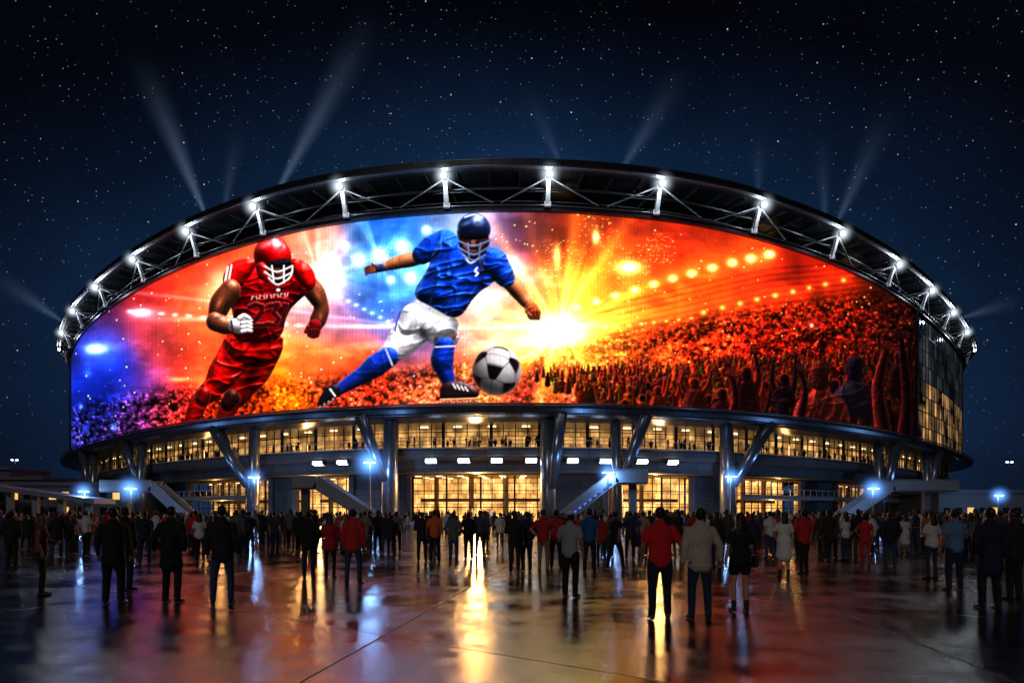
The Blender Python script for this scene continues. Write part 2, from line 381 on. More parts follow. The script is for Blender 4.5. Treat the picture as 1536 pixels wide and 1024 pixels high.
limb([(416,410),(424,418)],[10,8],(86,48,36),rima=.15); limb([(420,421),(428,420)],[1.6,1.4],(120,60,50),rima=0)
poly([(408,398),(440,391),(442,402),(410,408)],(14,10,16),bev=4,rima=.25,spec=.35)
limb([(396,404),(398,414),(404,422)],[8,8,5],(170,10,16),spec=.4,**R)
lite(404,370,6,.5,(1,.8,.8),1.7,.7,-.4); lite(431,372,3,.45,(1,.7,.7),.8,1.4,-.4); dark(398,392,9,.35)
for p in ([(400,402),(420,411),(444,402)],[(401,411),(420,421),(443,412)],[(407,420),(421,430),(439,421)],[(412,402),(415,427)],[(431,402),(431,427)],[(444,402),(443,413),(438,422)]):
    limb(p,[1.2]*len(p),(235,225,225),amb=.65,rima=0)
limb([(400,363),(408,360),(416,361)],[1.2,1.6,1],(250,200,200),amb=.7,rima=0)
# ---- player in blue
B=dict(rimc=(.55,.75,1),rima=.75); BLU=(24,76,212); NAVY=(16,26,62)
BW=dict(rimc=(.8,.85,1),rima=.5,amb=.38,kd=(.1,-.55,.85)); WH=(216,212,220)
BS=dict(rimc=(.8,.85,1),rima=.7,spec=.3)
limb([(640,381),(618,389),(598,394),(580,400),(572,402)],[12,11.5,10,7,5.8],SKL,**BS)
dark(612,400,6,.45,3,.6,-.25); dark(600,389,3,.3,1,1.6,.3)
limb([(574,402),(563,404)],[6,6],(40,54,96),**B)
for i in range(4): limb([(563,400.5+2.4*i),(556,400+3*i),(549+i*.5,403+3*i)],[2.3,2,1.5],SK,rima=.35)
limb([(566,400),(560,396)],[2.2,1.6],SK,rima=.3)
limb([(668,366),(650,372),(634,382)],[21,19,15],BLU,fold=.8,spec=.12,**B); dark(636,396,7,.5,.6,1.2)
limb([(636,478),(614,502),(598,520)],[30,25,20],WH,fold=.55,**BW)
limb([(601,516),(592,526),(582,536)],[19,18,16],(205,195,200),fold=.35,**BW); dark(596,534,7,.4)
limb([(584,536),(566,548),(540,566),(505,588)],[15.5,17,12,8],(22,56,165),fold=.3,spec=.18,**B)
chain([(580,524),(590,548)],[1.3,1.3],(150,160,205),amb=.6,rima=.2)
poly([(510,576),(513,590),(500,600),(486,612),(478,611),(484,592),(496,577)],(26,20,28),bev=6,spec=.3,**B)
for i in range(4): cap((483+6*i,611-4*i),(482+6*i,615-4*i),1.6,1.2,(170,160,180))
cap((497,584),(504,594),1.2,1.2,(230,220,230),amb=.8,rima=0)
limb([(648,478),(660,492),(670,504)],[30,26,20],WH,fold=.55,**BW)
limb([(669,501),(667,510),(668,520)],[17,16,14.5],SKL,**BS); dark(662,512,6,.4)
limb([(668,520),(664,540),(668,558),(676,578)],[15,17.5,13,9],(20,54,168),fold=.3,spec=.18,**B)
chain([(654,521),(683,520)],[1.3,1.3],(150,160,205),amb=.6,rima=.2)
poly([(664,574),(688,571),(704,576),(719,586),(719,598),(662,602),(659,590)],(40,22,24),bev=8,spec=.35,**B)
chain([(661,600),(718,598)],[1.6,1.6],(190,120,90),amb=.5,rima=.2)
for i in range(6): cap((667+9.5*i,602),(667+9.5*i,605.5),1.8,1.3,(200,150,120))
for i in range(4): cap((680+6*i,576+1.6*i),(684+6*i,583+1.2*i),1,1,(235,205,195),amb=.8,rima=0)
poly([(612,446),(690,476),(688,498),(668,509),(644,504),(630,498),(606,506),(596,490)],WH,bev=24,fold=.6,**BW)
dark(636,500,11,.55,.5,1.4,-.3); dark(660,470,30,.35,1.5,.25,.38); dark(618,486,9,.2,.4,1.5,.3)
limb([(602,468),(597,482),(594,496)],[1.3]*3,(30,52,130),amb=.8,rima=0)
poly([(668,350),(654,368),(642,406),(616,444),(650,462),(688,484),(714,442),(744,424),(760,392),(738,376),(700,362)],BLU,bev=34,fold=1.25,spec=.16,**B)
dark(718,410,14,.35,1.2,.7); dark(690,470,14,.55,.5,1.9,.5); dark(636,440,12,.3,.6,1.5,.7); dark(709,392,14,.65,1.5,.45); dark(676,420,7,.35,.5,3.2,.5)
limb([(694,380),(706,396),(724,384)],[1.6]*3,(150,165,215),amb=.5,rima=0)
limb([(758,416),(772,431),(786,450),(798,462)],[13,13,10,7],SKL,rimc=(1,.6,.3),rima=.9,spec=.35); dark(770,440,6,.5,2.2,.6,.85)
limb([(797,463),(803,470)],[9.5,8.5],(180,84,50),rimc=(1,.6,.3),rima=.9)
for i in range(4): limb([(793+4.6*i,468),(793+4.8*i,474),(796+4*i,479)],[3.2,3,2.3],(160,70,42),rima=.4); 
limb([(794,462),(790,468),(795,474)],[3,2.8,2.2],(190,96,60),rima=.4)
limb([(740,392),(750,406),(758,418)],[21,18,14.5],BLU,fold=.8,spec=.12,rimc=(1,.7,.5),rima=.7); dark(742,420,8,.5,.5,1.3,.5)
limb([(716,403),(713,408),(717,411),(714,415)],[1.4]*4,(205,212,240),amb=.7,rima=0)
cap((711,346),(710,350),25.5,24,NAVY,spec=.7,amb=.16,**B)
poly([(689,352),(732,350),(736,366),(728,382),(712,391),(696,384),(688,370)],(58,34,28),bev=11,rima=.2)
limb([(708,358),(709,370)],[5,5.5],(150,92,68),rima=.1); limb([(699,372),(701,378)],[6,5],(128,76,58),rima=.1); limb([(719,371),(718,378)],[6,5],(96,56,44),rima=.1)
limb([(706,383),(714,383)],[7,6],(90,54,42),rima=.1)
poly([(690,351),(733,350),(734,360),(691,362)],(12,10,18),bev=4,rima=.25)
chain([(703,379),(711,380.5),(718,379)],[1.3]*3,(38,16,16),rima=0)
cap((698,366),(702,366),1.7,1.5,(14,10,10),rima=0);cap((716,365),(720,365),1.7,1.5,(14,10,10),rima=0); cap((707,371),(711,371),2.6,2.2,(160,100,72),rima=.1)
for p in ([(687,362),(711,370),(737,361)],[(688,372),(711,383),(735,371)],[(695,384),(711,392),(728,384)],[(702,366),(704,389)],[(721,366),(719,388)]):
    limb(p,[1.0]*len(p),(84,96,135),amb=.7,rima=0)
limb([(698,327),(708,324),(714,324),(724,328)],[1.2]*4,(170,200,250),amb=.8,rima=0); lite(700,336,5,.4,(.6,.75,1),1.6,.6,-.4)
# ---- soccer ball
cx,cy,rr=745.,557.,37.
x0,x1,y0,y1=int(cx-rr-3-X0),int(cx+rr+3-X0),int(cy-rr-3-Y0),int(cy+rr+3-Y0)
X=gx[y0:y1,x0:x1];Y=gy[y0:y1,x0:x1]; nx=(X-cx)/rr;ny=(Y-cy)/rr;nz=np.sqrt(np.clip(1-nx*nx-ny*ny,0,1))
N=np.stack([nx,ny,nz],-1); ph=(1+5**.5)/2
ico=np.array([(0,s1,s2*ph) for s1 in(-1,1) for s2 in(-1,1)]+[(s1,s2*ph,0) for s1 in(-1,1) for s2 in(-1,1)]+[(s2*ph,0,s1) for s1 in(-1,1) for s2 in(-1,1)],float); ico/=np.linalg.norm(ico[0])
dod=np.array([(a,b,c) for a in(-1,1) for b in(-1,1) for c in(-1,1)]+[(0,a/ph,b*ph) for a in(-1,1) for b in(-1,1)]+[(a/ph,b*ph,0) for a in(-1,1) for b in(-1,1)]+[(b*ph,0,a/ph) for a in(-1,1) for b in(-1,1)],float); dod/=np.linalg.norm(dod[0])
zf=Vector((-.1,-.16,1)).normalized(); src=Vector(ico[3]).normalized()
Rm=np.array((Matrix.Rotation(.2,3,'Z')@src.rotation_difference(zf).to_matrix()))
dp=(N@(ico@Rm.T).T)*1.0; dh=(N@(dod@Rm.T).T)*1.012
al=np.concatenate([dp,dh],-1); so=np.sort(al,-1); pent=(dp.max(-1)>=dh.max(-1))
seam=np.clip(1-(so[...,-1]-so[...,-2])/.022,0,1)
bcol=np.where(pent[...,None],np.array([.05,.045,.06]),np.array([.86,.83,.85]))*(1-.6*seam[...,None]*(~pent)[...,None])
dif=np.clip(nx*.3-ny*.6+nz*.65,0,1); c=bcol*(.2+.85*dif**1.3)[...,None]*(.92+.16*fbm(X/6,Y/6,3))[...,None]+(np.clip(1-nz,0,1)**3)[...,None]*np.array([.55,.35,.3])
blend(y0,y1,x0,x1,np.clip(rr-np.hypot(X-cx,Y-cy)+.5,0,1),c)
# ---- concert crowd in the artwork: backlit from the burst on the left
def fan(x,y,s,col,rim,arms=1.0,ra=.9):
    kk=dict(rimc=rim,rima=ra,amb=.24,kd=(-.85,-.5,.12))
    if rng.random()<arms:
        for sd in (-1,1):
            if rng.random()<.7:
                ex=x+sd*s*(1.0+.5*rng.random()); ey=y-s*(.9+.9*rng.random()); hx=ex+sd*s*(rng.random()-.55); hy=ey-s*(1.2+1.2*rng.random())
                limb([(x+sd*s*.8,y),(ex,ey),(hx,hy)],[s*.34,s*.26,s*.17],col,**kk)
                if s>5:
                    for f in range(4): cap((hx+(f-1.5)*s*.08,hy),(hx+(f-1.5)*s*.2,hy-s*.45),s*.10,s*.06,col,**kk)
                else: cap((hx,hy),(hx,hy-s*.2),s*.2,s*.12,col,**kk)
    if s>5: poly([(x-s*.3,y-s*.75),(x+s*.3,y-s*.75),(x+s*1.15,y-s*.25),(x+s*1.3,y+s*2.8),(x-s*1.3,y+s*2.8),(x-s*1.15,y-s*.25)],col,bev=s*.7,fold=.4,**kk)
    else: cap((x,y),(x,y+s*2.4),s*.9,s*1.2,col,**kk)
    cap((x,y-s*1.35),(x+s*.05,y-s*1.1),s*.58,s*.5,tuple(q*.7 for q in col),**kk)
for row in range(10):
    t=row/9; ybase=548+84*t**1.05; s=3.0+9.5*t**1.3
    x=808+16*row-rng.uniform(0,8)
    while x<1390:
        k=np.clip((x-800)/550,0,1); yy=ybase+rng.uniform(-5,5)-(x-1000)*.05*(1-t)
        lum=(1-.45*k)*(1-.4*t)
        base=rng.choice(4); c=((185,56,32),(145,38,28),(84,24,24),(220,96,46))[base]
        c=tuple(v*lum*rng.uniform(.5,1.4) for v in c)
        fan(x,yy,s*rng.uniform(.8,1.25),c,(1,.45-.14*k,.2),.6,1.05*(1-.4*k)); x+=s*rng.uniform(2.0,3.8)
for (x,y,s,c) in ((1115,584,17,(60,16,20)),(1172,590,15,(30,12,22)),(1345,556,15,(44,16,20)),(1040,592,13,(110,32,24)),(985,600,11,(140,44,28)),(1078,612,15,(70,20,22)),(905,604,9,(170,58,36)),(1250,600,16,(50,16,20))): fan(x,y,s,c,(1,.34,.16),1.0,.95)
def bighead(x,y,s,c,rim):
    kk=dict(rimc=rim,rima=.6,amb=.24,kd=(-.75,-.55,.2))
    poly([(x-s*.45,y+s*.8),(x-s*.9,y+s*1.5),(x-s*2.0,y+s*1.9),(x-s*2.5,y+s*4.4),(x+s*2.5,y+s*4.4),(x+s*2.0,y+s*1.9),(x+s*.9,y+s*1.5),(x+s*.45,y+s*.8)],c,bev=s*1.3,fold=.8,**kk)
    poly([(x-s*.5,y-s*1.1),(x+s*.5,y-s*1.1),(x+s*.92,y-s*.3),(x+s*.8,y+s*.6),(x+s*.45,y+s*1.2),(x-s*.45,y+s*1.2),(x-s*.8,y+s*.6),(x-s*.92,y-s*.3)],tuple(v*.7 for v in c),bev=s*.9,fold=.5,**kk)
    for sd in(-1,1): cap((x+sd*s*.82,y+s*.1),(x+sd*s*.78,y+s*.4),s*.14,s*.1,c,**kk)
bighead(1283,553,17,(34,24,40),(.6,.25,.3)); bighead(1229,563,20,(112,34,28),(1,.4,.25)); bighead(1170,614,14,(36,16,26),(.8,.28,.2))
for (ps,rs,c) in (([(1322,650),(1314,590),(1318,556),(1326,524)],[12,9,7,5],(90,24,24)),([(1352,655),(1356,600),(1352,556),(1346,508)],[12,9,7.5,5],(56,16,22)),([(1090,640),(1098,600),(1092,566)],[9,7,5],(90,24,22)),([(1198,620),(1204,588),(1196,558)],[8,6,4.5],(60,18,24))):
    limb(ps,rs,c,rimc=(.9,.3,.2),rima=.7,kd=(-.85,-.4,.2),fold=.3)
    hx,hy=ps[-1]
    for f in range(4): limb([(hx+(f-1.5)*2.2,hy),(hx+(f-1.5)*4,hy-12+abs(f-1.5)*2)],[2.2,1.4],c,rimc=(.9,.3,.2),rima=.6)
img*= (1-.5*np.clip((gx-1300)/80,0,1))[...,None]
img=np.clip(img,0,1); img=img*img*(3-2*img)*.35+img*.65
lum=img.mean(-1,keepdims=True); img=np.clip(lum+(img-lum)*1.12,0,1)
img*= (1-0.08*(((gx%5)<1)|((gy%60)<1)))[...,None]
img*= (0.95+0.10*vnoise(gx*1.0,gy*.02))[...,None]
img=np.clip(img,0,1)
lin=np.where(img<=.04045,img/12.92,((img+.055)/1.055)**2.4)
# content mapping: arc length along the wall -> artwork column
Sarc=np.array([0,.07,.14,.21,.276,.413,.580,.72,.859,1.03,1.209,1.38,1.545,1.86]); Dc=np.array([0,71.5,141,207,266.5,366,464,523,562,602,630,651,662,670.])
Yc=np.array([1,1.003,1.010,1.025,1.045,1.11,1.195,1.28,1.37,1.49,1.62,1.745,1.875,2.1])
S0,S1=-1.60*D,1.03*D
ZB,ZT=16.15,41.2
cols=np.arange(S0,S1,0.12); nr=285
ua=np.abs(cols)/D; fine=np.linspace(0,1.9,500)
def sm(v): 
    k=np.hanning(21);k/=k.sum(); vv=np.r_[2*v[0]-v[10:0:-1],v,np.full(10,v[-1])]; return np.convolve(vv,k,'valid')
dfine2=sm(np.interp(fine,Sarc,Dc)); dfine2[0]=0; yfine=np.interp(fine,Sarc,Yc)
du=np.interp(ua,fine,dfine2); ucol=768+np.sign(cols)*du; yc=np.interp(ua,fine,yfine)
ptop=770-(ZT-1.65)/D*1024/yc; pbot=770-(ZB-1.65)/D*1024/yc
v=np.linspace(0,1,nr)
AX=np.tile(ucol,(nr,1)); AY=pbot[None,:]+(ptop-pbot)[None,:]*v[:,None]
fx=np.clip(AX-X0-.5,0,WW-2);fy=np.clip(AY-Y0-.5,0,HH-2); ix=fx.astype(int);iy=fy.astype(int);fx=(fx-ix)[...,None];fy=(fy-iy)[...,None]
colr=(lin[iy,ix]*(1-fx)+lin[iy,ix+1]*fx)*(1-fy)+(lin[iy+1,ix]*(1-fx)+lin[iy+1,ix+1]*fx)*fy
m=len(cols); xy=pl(cols,0.25)
V=np.zeros((nr,m,3),np.float32); V[:,:,0]=xy[:,0];V[:,:,1]=xy[:,1];V[:,:,2]=(ZB+(ZT-ZB)*v)[:,None]
idx=np.arange(nr*m).reshape(nr,m); F=np.stack([idx[:-1,:-1],idx[:-1,1:],idx[1:,1:],idx[1:,:-1]],-1).reshape(-1,4).astype(np.int32)
me=bpy.data.meshes.new('video_screen'); me.vertices.add(nr*m); me.vertices.foreach_set('co',V.ravel())
me.loops.add(F.size); me.loops.foreach_set('vertex_index',F.ravel()); me.polygons.add(len(F)); me.polygons.foreach_set('loop_start',np.arange(0,F.size,4,dtype=np.int32)); 
me.update(calc_edges=True)
ca=me.color_attributes.new('picture','FLOAT_COLOR','POINT'); ca.data.foreach_set('color',np.concatenate([colr,np.ones((nr,m,1))],-1).astype(np.float32).ravel())
mm,nt,out=new_mat('led_panel'); e=nt.nodes.new('ShaderNodeEmission'); at=nt.nodes.new('ShaderNodeAttribute'); at.attribute_name='picture'
nt.links.new(at.outputs['Color'],e.inputs[0]); e.inputs[1].default_value=1.65; nt.links.new(e.outputs[0],out.inputs[0]); mm.cycles.emission_sampling='NONE'
me.materials.append(mm); screen=bpy.data.objects.new('video_screen',me); COL.objects.link(screen)
print('screen',time.time()-T0)

# ------------------------------------------------------------------ materials
M_dark=principled('dark_metal',(.045,.05,.06),.38,.8,scale=.6)
M_rim=principled('roof_rim_metal',(.16,.18,.21),.3,.85,scale=.5)
M_rimp=principled('rim_panels',(.13,.15,.19),.3,.85,scale=.4,var=.25,panel=(3.0,50))
M_roofp=principled('roof_panels',(.075,.085,.10),.32,.8,scale=.4,var=.25,panel=(2.5,50))
M_steel=principled('column_steel',(.30,.34,.42),.28,.8,scale=.8,var=.25)
M_brace=principled('brace_steel',(.26,.28,.31),.45,.4,scale=1)
M_white=principled('painted_steel',(.5,.52,.56),.45,.1,scale=1)
M_conc=principled('concrete',(.10,.10,.11),.75,0,scale=.7,bump=.3)
M_concp=principled('concrete_panels',(.10,.105,.12),.65,.1,scale=.5,var=.3,panel=(3.6,1.8))
M_concl=principled('parapet_concrete',(.22,.23,.26),.55,.2,scale=.7)
M_mull=principled('mullion',(.03,.03,.035),.4,.6)
M_glassdark=principled('dark_glass',(.01,.014,.02),.08,0,scale=.3)
M_lamp=emis('lamp_white',(1,.97,.93),30)
M_flood=emis('floodlight_face',(.78,.9,1),12)
M_blue=emis('lamp_blue',(.35,.62,1),16)
M_soff=principled('timber_soffit',(.36,.19,.07),.5,0,scale=2)

def interior(name,strength,bw=3.0,bh=1.2,c1=(1,.60,.22),c2=(.55,.25,.06),dark=.35,nscale=.25,gloss=False,mort=.05):
    m,nt,out=new_mat(name)
    N=nt.nodes; Lk=nt.links
    uv=N.new('ShaderNodeUVMap'); br=N.new('ShaderNodeTexBrick'); br.inputs['Scale'].default_value=1; br.inputs['Brick Width'].default_value=bw; br.inputs['Row Height'].default_value=bh
    br.inputs['Mortar Size'].default_value=mort; br.offset=0 if gloss else .37
    br.inputs['Color1'].default_value=(*c1,1); br.inputs['Color2'].default_value=(*c2,1); br.inputs['Mortar'].default_value=(c2[0]*.2,c2[1]*.2,c2[2]*.2,1)
    Lk.new(uv.outputs[0],br.inputs['Vector'])
    nz=N.new('ShaderNodeTexNoise'); nz.inputs['Scale'].default_value=nscale; nz.inputs['Detail'].default_value=4; Lk.new(uv.outputs[0],nz.inputs['Vector'])
    mr=N.new('ShaderNodeMapRange'); mr.inputs['From Min'].default_value=.38; mr.inputs['From Max'].default_value=.64; mr.inputs['To Min'].default_value=dark; mr.inputs['To Max'].default_value=1.3; Lk.new(nz.outputs['Fac'],mr.inputs['Value'])
    ml=N.new('ShaderNodeMath'); ml.operation='MULTIPLY'; ml.inputs[1].default_value=strength; Lk.new(mr.outputs[0],ml.inputs[0])
    e=N.new('ShaderNodeEmission'); Lk.new(br.outputs['Color'],e.inputs[0]); Lk.new(ml.outputs[0],e.inputs[1])
    if gloss:
        g=N.new('ShaderNodeBsdfGlossy'); g.inputs['Color'].default_value=(.25,.3,.36,1); g.inputs['Roughness'].default_value=.12
        a=N.new('ShaderNodeAddShader'); Lk.new(e.outputs[0],a.inputs[0]); Lk.new(g.outputs[0],a.inputs[1]); Lk.new(a.outputs[0],out.inputs[0])
    else: Lk.new(e.outputs[0],out.inputs[0])
    m.cycles.emission_sampling='NONE'
    return m
M_int1=interior('suite_wall_glow',1.15,1.7,1.1,(1,.52,.15),(.34,.14,.03),.25,.45)  # back walls glow themselves; the rooms' lighting is painted in as emission
M_int2=interior('lobby_wall_glow',2.0,1.5,1.6,(1,.52,.15),(.6,.25,.05),.45,.5)
M_fl1=interior('flank_room_glow',.75,2.6,3.13,(1,.52,.16),(.05,.04,.035),.0,.16,True,.12)  # room light painted onto the panes as emission, no rooms behind
M_fl2=interior('flank_sheen_glow',.10,2.6,3.13,(.6,.6,.6),(.05,.08,.12),.0,.08,True,.12)  # grey-blue reflections painted onto the upper panes as faint emission
M_ceil=emis('warm_ceiling_light',(1,.68,.32),5)
M_amber=emis('amber_light',(1,.55,.16),1.1)

stad=empty('stadium',(0,0,0))
A=(-L/2,L/2)
VS=(-2.1*D,2.1*D)
sweep('screen_wall',[(-.2,16),(-.2,41.3)],*A,M_dark,stad,2)
sweep('screen_bottom_trim',[(.2,16.14),(.6,16.1),(.6,15.9),(.2,15.8)],*VS,M_rim,stad)
sweep('deck_lip',[(-.3,16.0),(1.2,15.95),(2.3,15.6),(2.5,15.2),(2.2,14.7),(1.2,14.2),(-1,13.85),(-3.4,13.8),(-9.5,13.8)],*A,M_rimp,stad,1.5)
sweep('deck_lip_tube',circ(2.5,15.75,.14),*VS,M_rim,stad,1.5,True,True)
sweep('deck_lip_tube',circ(2.1,14.5,.10),*VS,M_rim,stad,1.5,True,True)
sweep('suite_back_wall',[(-8.5,10.6),(-8.5,13.78)],*VS,M_int1,stad,2)
sweep('suite_floor',[(-3.2,10.62),(-8.5,10.62)],*VS,M_conc,stad,2)
sweep('balcony',[(-3.2,10.64),(-1.9,10.6),(-1.6,10.3),(-1.5,9.5),(-1.9,9.0),(-3.0,8.9),(-3.4,7.6),(-3.2,7.3),(-9.2,7.2)],*A,M_concp,stad,1.5)
sweep('balcony_trim',circ(-1.5,10.55,.07,6),*VS,M_white,stad,1.5,True,True)
sweep('suite_transom',circ(-3.5,12.9,.07,4),*VS,M_mull,stad,1.5,False,True)
b=Batch()
s=-1.9*D; k=0
while s<1.9*D:
    b.beam(pos(s,-3.5,10.6),pos(s,-3.5,13.8),.13 if k%4 else .45,.2); s+=1.75; k+=1
b.obj('suite_mullions',M_mull,stad)
sweep('suite_rail',circ(-2.1,11.6,.05,5),*VS,M_white,stad,1.5,True,True)
b=Batch(); s=-1.4*D
while s<1.4*D:
    b.beam(pos(s,-4.6,13.7),pos(s+1.2,-4.6,13.7),.4,.06); s+=5.1
b.obj('suite_ceiling_lights',M_ceil,stad)
ints=[(-1.35,-1.0),(-.80,-.50),(-.435,-.30),(-.185,.06),(.165,.345),(.44,.66),(.8,1.0),(1.12,1.5)]
prev=-2.1
bm_=Batch(); bt=Batch(); bl=Batch(); bd=Batch()
for (a,c) in ints+[(2.1,2.2)]:
    if prev<a: sweep('ground_wall',[(-7.2,0),(-7.2,7.25)],prev*D,a*D,M_concp,stad,2)
    if a<2:
        main=(a==-.185)
        sweep('lobby_back_wall',[(-17 if main else -13,0),(-17 if main else -13,7.2)],a*D-4,c*D+4,M_int2 if main or abs(a)<.5 else M_int1,stad,1)
        sweep('lobby_soffit',[(-6.0,7.15),(-17,7.1)],a*D,c*D,M_soff,stad,2)
        s=a*D; k=0
        while s<=c*D+.01:
            bm_.beam(pos(s,-9,0),pos(s,-9,7.1),.13 if k%3 else .28,.22); s+=1.9; k+=1
        for z in (2.6,5.0): 
            for q in np.arange(a*D,c*D,1.9): bm_.beam(pos(q,-9,z),pos(q+1.9,-9,z),.12 if z<3 else .18,.12)
        s=a*D+1
        while s<c*D-2:
            for o in ((-7.5,-11,-14) if main else (-10.5,)):
                bl.beam(pos(s,o,7.02),pos(s+1.0,o,7.02),.3,.05)
            s+=3.4
        s=a*D+3
        while s<c*D-2:
            bd.tube(pos(s,-12,0),pos(s,-12,7.1),.35); 
            if random.random()<.7: bd.beam(pos(s+1.5,-12.5,0),pos(s+1.5,-12.5,1.1),2.2,1.0)
            s+=6.3
        for q in np.arange(a*D,c*D,2.0): bd.beam(pos(q,-12.4,3.7),pos(q+2,-12.4,3.7),.35,.5)
        for q in (a*D,c*D):
            bt.beam(pos(q,-7.2,0),pos(q,-7.2,7.2),.7,1.2)
    prev=c
bm_.obj('lobby_mullions',M_mull,stad); bt.obj('door_jambs',M_conc,stad); bl.obj('lobby_ceiling_lights',M_ceil,stad); bd.obj('lobby_columns',M_soff,stad)
for (a,c) in ((-1.5,-.5),(.43,1.5)):
    sweep('terrace_slab',[(-7.2,4.6),(-4.2,4.6),(-4.0,4.3),(-4.0,3.9),(-7.2,3.8)],a*D,c*D,M_concl,stad,2)
    sweep('terrace_rail',circ(-4.1,5.5,.05,5),a*D,c*D,M_white,stad,2,True,True)
    bb=Batch()
    for q in np.arange(a*D,c*D,2.0): bb.beam(pos(q,-4.1,4.6),pos(q,-4.1,5.5),.05,.05)
    bb.obj('terrace_balusters',M_white,stad)
sweep('entrance_steps',[(-1.0,0),(-1.0,.16),(-1.4,.16),(-1.4,.32),(-1.8,.32),(-1.8,.48),(-9,.48)],-.2*D,.4*D,M_concl,stad,2)
b=Batch()
def pier(s,lat,off=.6,zj=6.2,r=.95,lat2=None):
    base=pos(s,off,0); top=pos(s,off-.4,14.0)
    b.tube(base,top,r*1.05,r*.85,20,.95)
    if lat:
        b.beam(pos(s+(.5 if lat>0 else -.5),off+.3,zj-.6),pos(s+lat,off+.9,14.6),1.0,1.5,up=(0,-1,0),w2=1.5,h2=1.9)
    b.beam(pos(s,off+.0,0),pos(s,off,.5),2.6,2.6)
pier(-.82*D,-4.5,zj=8); pier(-.44*D,-7.5); pier(-.182*D,-3.6,zj=6.6,r=1.15); pier(.052*D,1.6,zj=5.5,r=1.1); pier(.155*D,3.6,zj=6.5,r=.8)
pier(.345*D,7,zj=6.2,r=1.15); pier(.80*D,5.5,zj=5.5); pier(-1.15*D,-4); pier(1.12*D,4)
b.obj('steel_columns',M_steel,stad,True)
b=Batch(); bk=Batch()
for px in (460,503,645,695,745,797,860,910,968,1018):
    s=(px-768)/1024*D*1.03; s*=1+.06*(abs(s)/40)**2
    for k in (-1,0,1): b.beam(pos(s+k*.5-.22,-1.30,8.75),pos(s+k*.5+.22,-1.30,8.75),.4,.62,up=(0,-1,.3))
    bk.beam(pos(s-.9,-1.65,8.78),pos(s+.9,-1.65,8.78),.5,.85,up=(0,-1,.2))
b.obj('floodlight_faces',M_flood,stad); bk.obj('floodlight_housings',M_dark,stad)
def stair(name,xb,xt,zt,y0,w,land):
    b=Batch(); n=int(zt/.17); dx=(xt-xb)/n; sg=1 if dx>0 else -1
    for i in range(n):
        xa=xb+i*dx; b.box(min(xa,xa+dx),max(xa,xa+dx),y0,y0+w,max(0,(i+1)*.17-.6),(i+1)*.17)
    b.box(min(xt,xt+sg*land),max(xt,xt+sg*land),y0,y0+w,zt-.5,zt)
    b.obj(name+'_steps',M_conc,stad)
    b=Batch()
    for yy in (y0-.12,y0+w+.12):
        b.beam((xb,yy,.45),(xt,yy,zt+.45),.2,1.5); b.beam((xt,yy,zt+.45),(xt+sg*land,yy,zt+.45),.2,1.5)
        b.beam((xb,yy,1.32),(xt,yy,zt+1.32),.1,.1); b.beam((xt,yy,zt+1.32),(xt+sg*land,yy,zt+1.32),.1,.1)
    b.obj(name+'_parapet',M_concl,stad)
    b=Batch(); b.beam((xt+sg*land*.6,y0+w/2,0),(xt+sg*land*.6,y0+w/2,zt-.4),.9,.9); b.obj(name+'_pier',M_conc,stad)
stair('stair',-16.5,-24.5,5.2,85.5,3,3)
stair('stair',5.5,12.8,5.8,84.5,3,4)
stair('stair',50,58,5.5,104,3,10)
stair('stair',-50,-56,5.5,106,3,8)
b=Batch(); 
for i in range(9): b.beam((7.0+i*.62,84.2,1.3+i*.49),(7.3+i*.62,84.2,1.53+i*.49),.05,.16)
b.obj('stair_strip_lights',emis('blue_strip',(.06,.16,1),1.6),stad)

# ---- roof and truss
sweep('screen_top_band',[(.2,41.2),(.7,41.3),(.8,42.0),(.3,42.3),(-7.4,42.3)],*A,M_roofp,stad,1.5)
sweep('screen_top_tube',circ(.9,41.9,.11,6),*VS,M_rim,stad,1.5,True,True)
sweep('truss_back_wall',[(-7.3,42.2),(-7.3,46.0)],*A,M_dark,stad,2)
for z in (42.9,43.5,44.1,44.7,45.3): sweep('louvre',[(-7.1,z),(-6.5,z-.16),(-6.5,z-.26),(-7.1,z-.12)],*VS,M_rim,stad,2)
sweep('roof_soffit',[(1.9,45.8),(-7.3,45.6)],*A,M_dark,stad,1.5)
sweep('roof_shell',[(1.9,45.7),(2.6,45.75),(3.1,46.1),(3.0,46.75),(2.3,47.1),(-6,48.3),(-25,49.5),(-40,48.5)],*A,M_roofp,stad,1.5)
sweep('roof_edge_tube',circ(3.15,45.9,.2),*A,M_rim,stad,1.5,True,True)
sweep('roof_edge_tube',circ(2.95,46.85,.1,6),*A,M_rim,stad,1.5,True,True)
sweep('roof_inner_tube',circ(-1.5,45.2,.22),*A,M_rim,stad,1.5,True,True)
sweep('catwalk',[(-3.5,43.0),(-2.4,43.0),(-2.4,42.85),(-3.5,42.85)],*VS,M_rim,stad,2)
sweep('catwalk_rail',circ(-2.4,43.9,.05,5),*VS,M_brace,stad,2,False,True)
posts=[-1.95,-1.72,-1.5,-1.25,-1.02,-.79,-.585,-.41,-.25,-.094,.051,.215,.395,.6,.83,1.05,1.27,1.5,1.75]
b=Batch();b2=Batch();bl=Batch();br=Batch()
lampP=[]
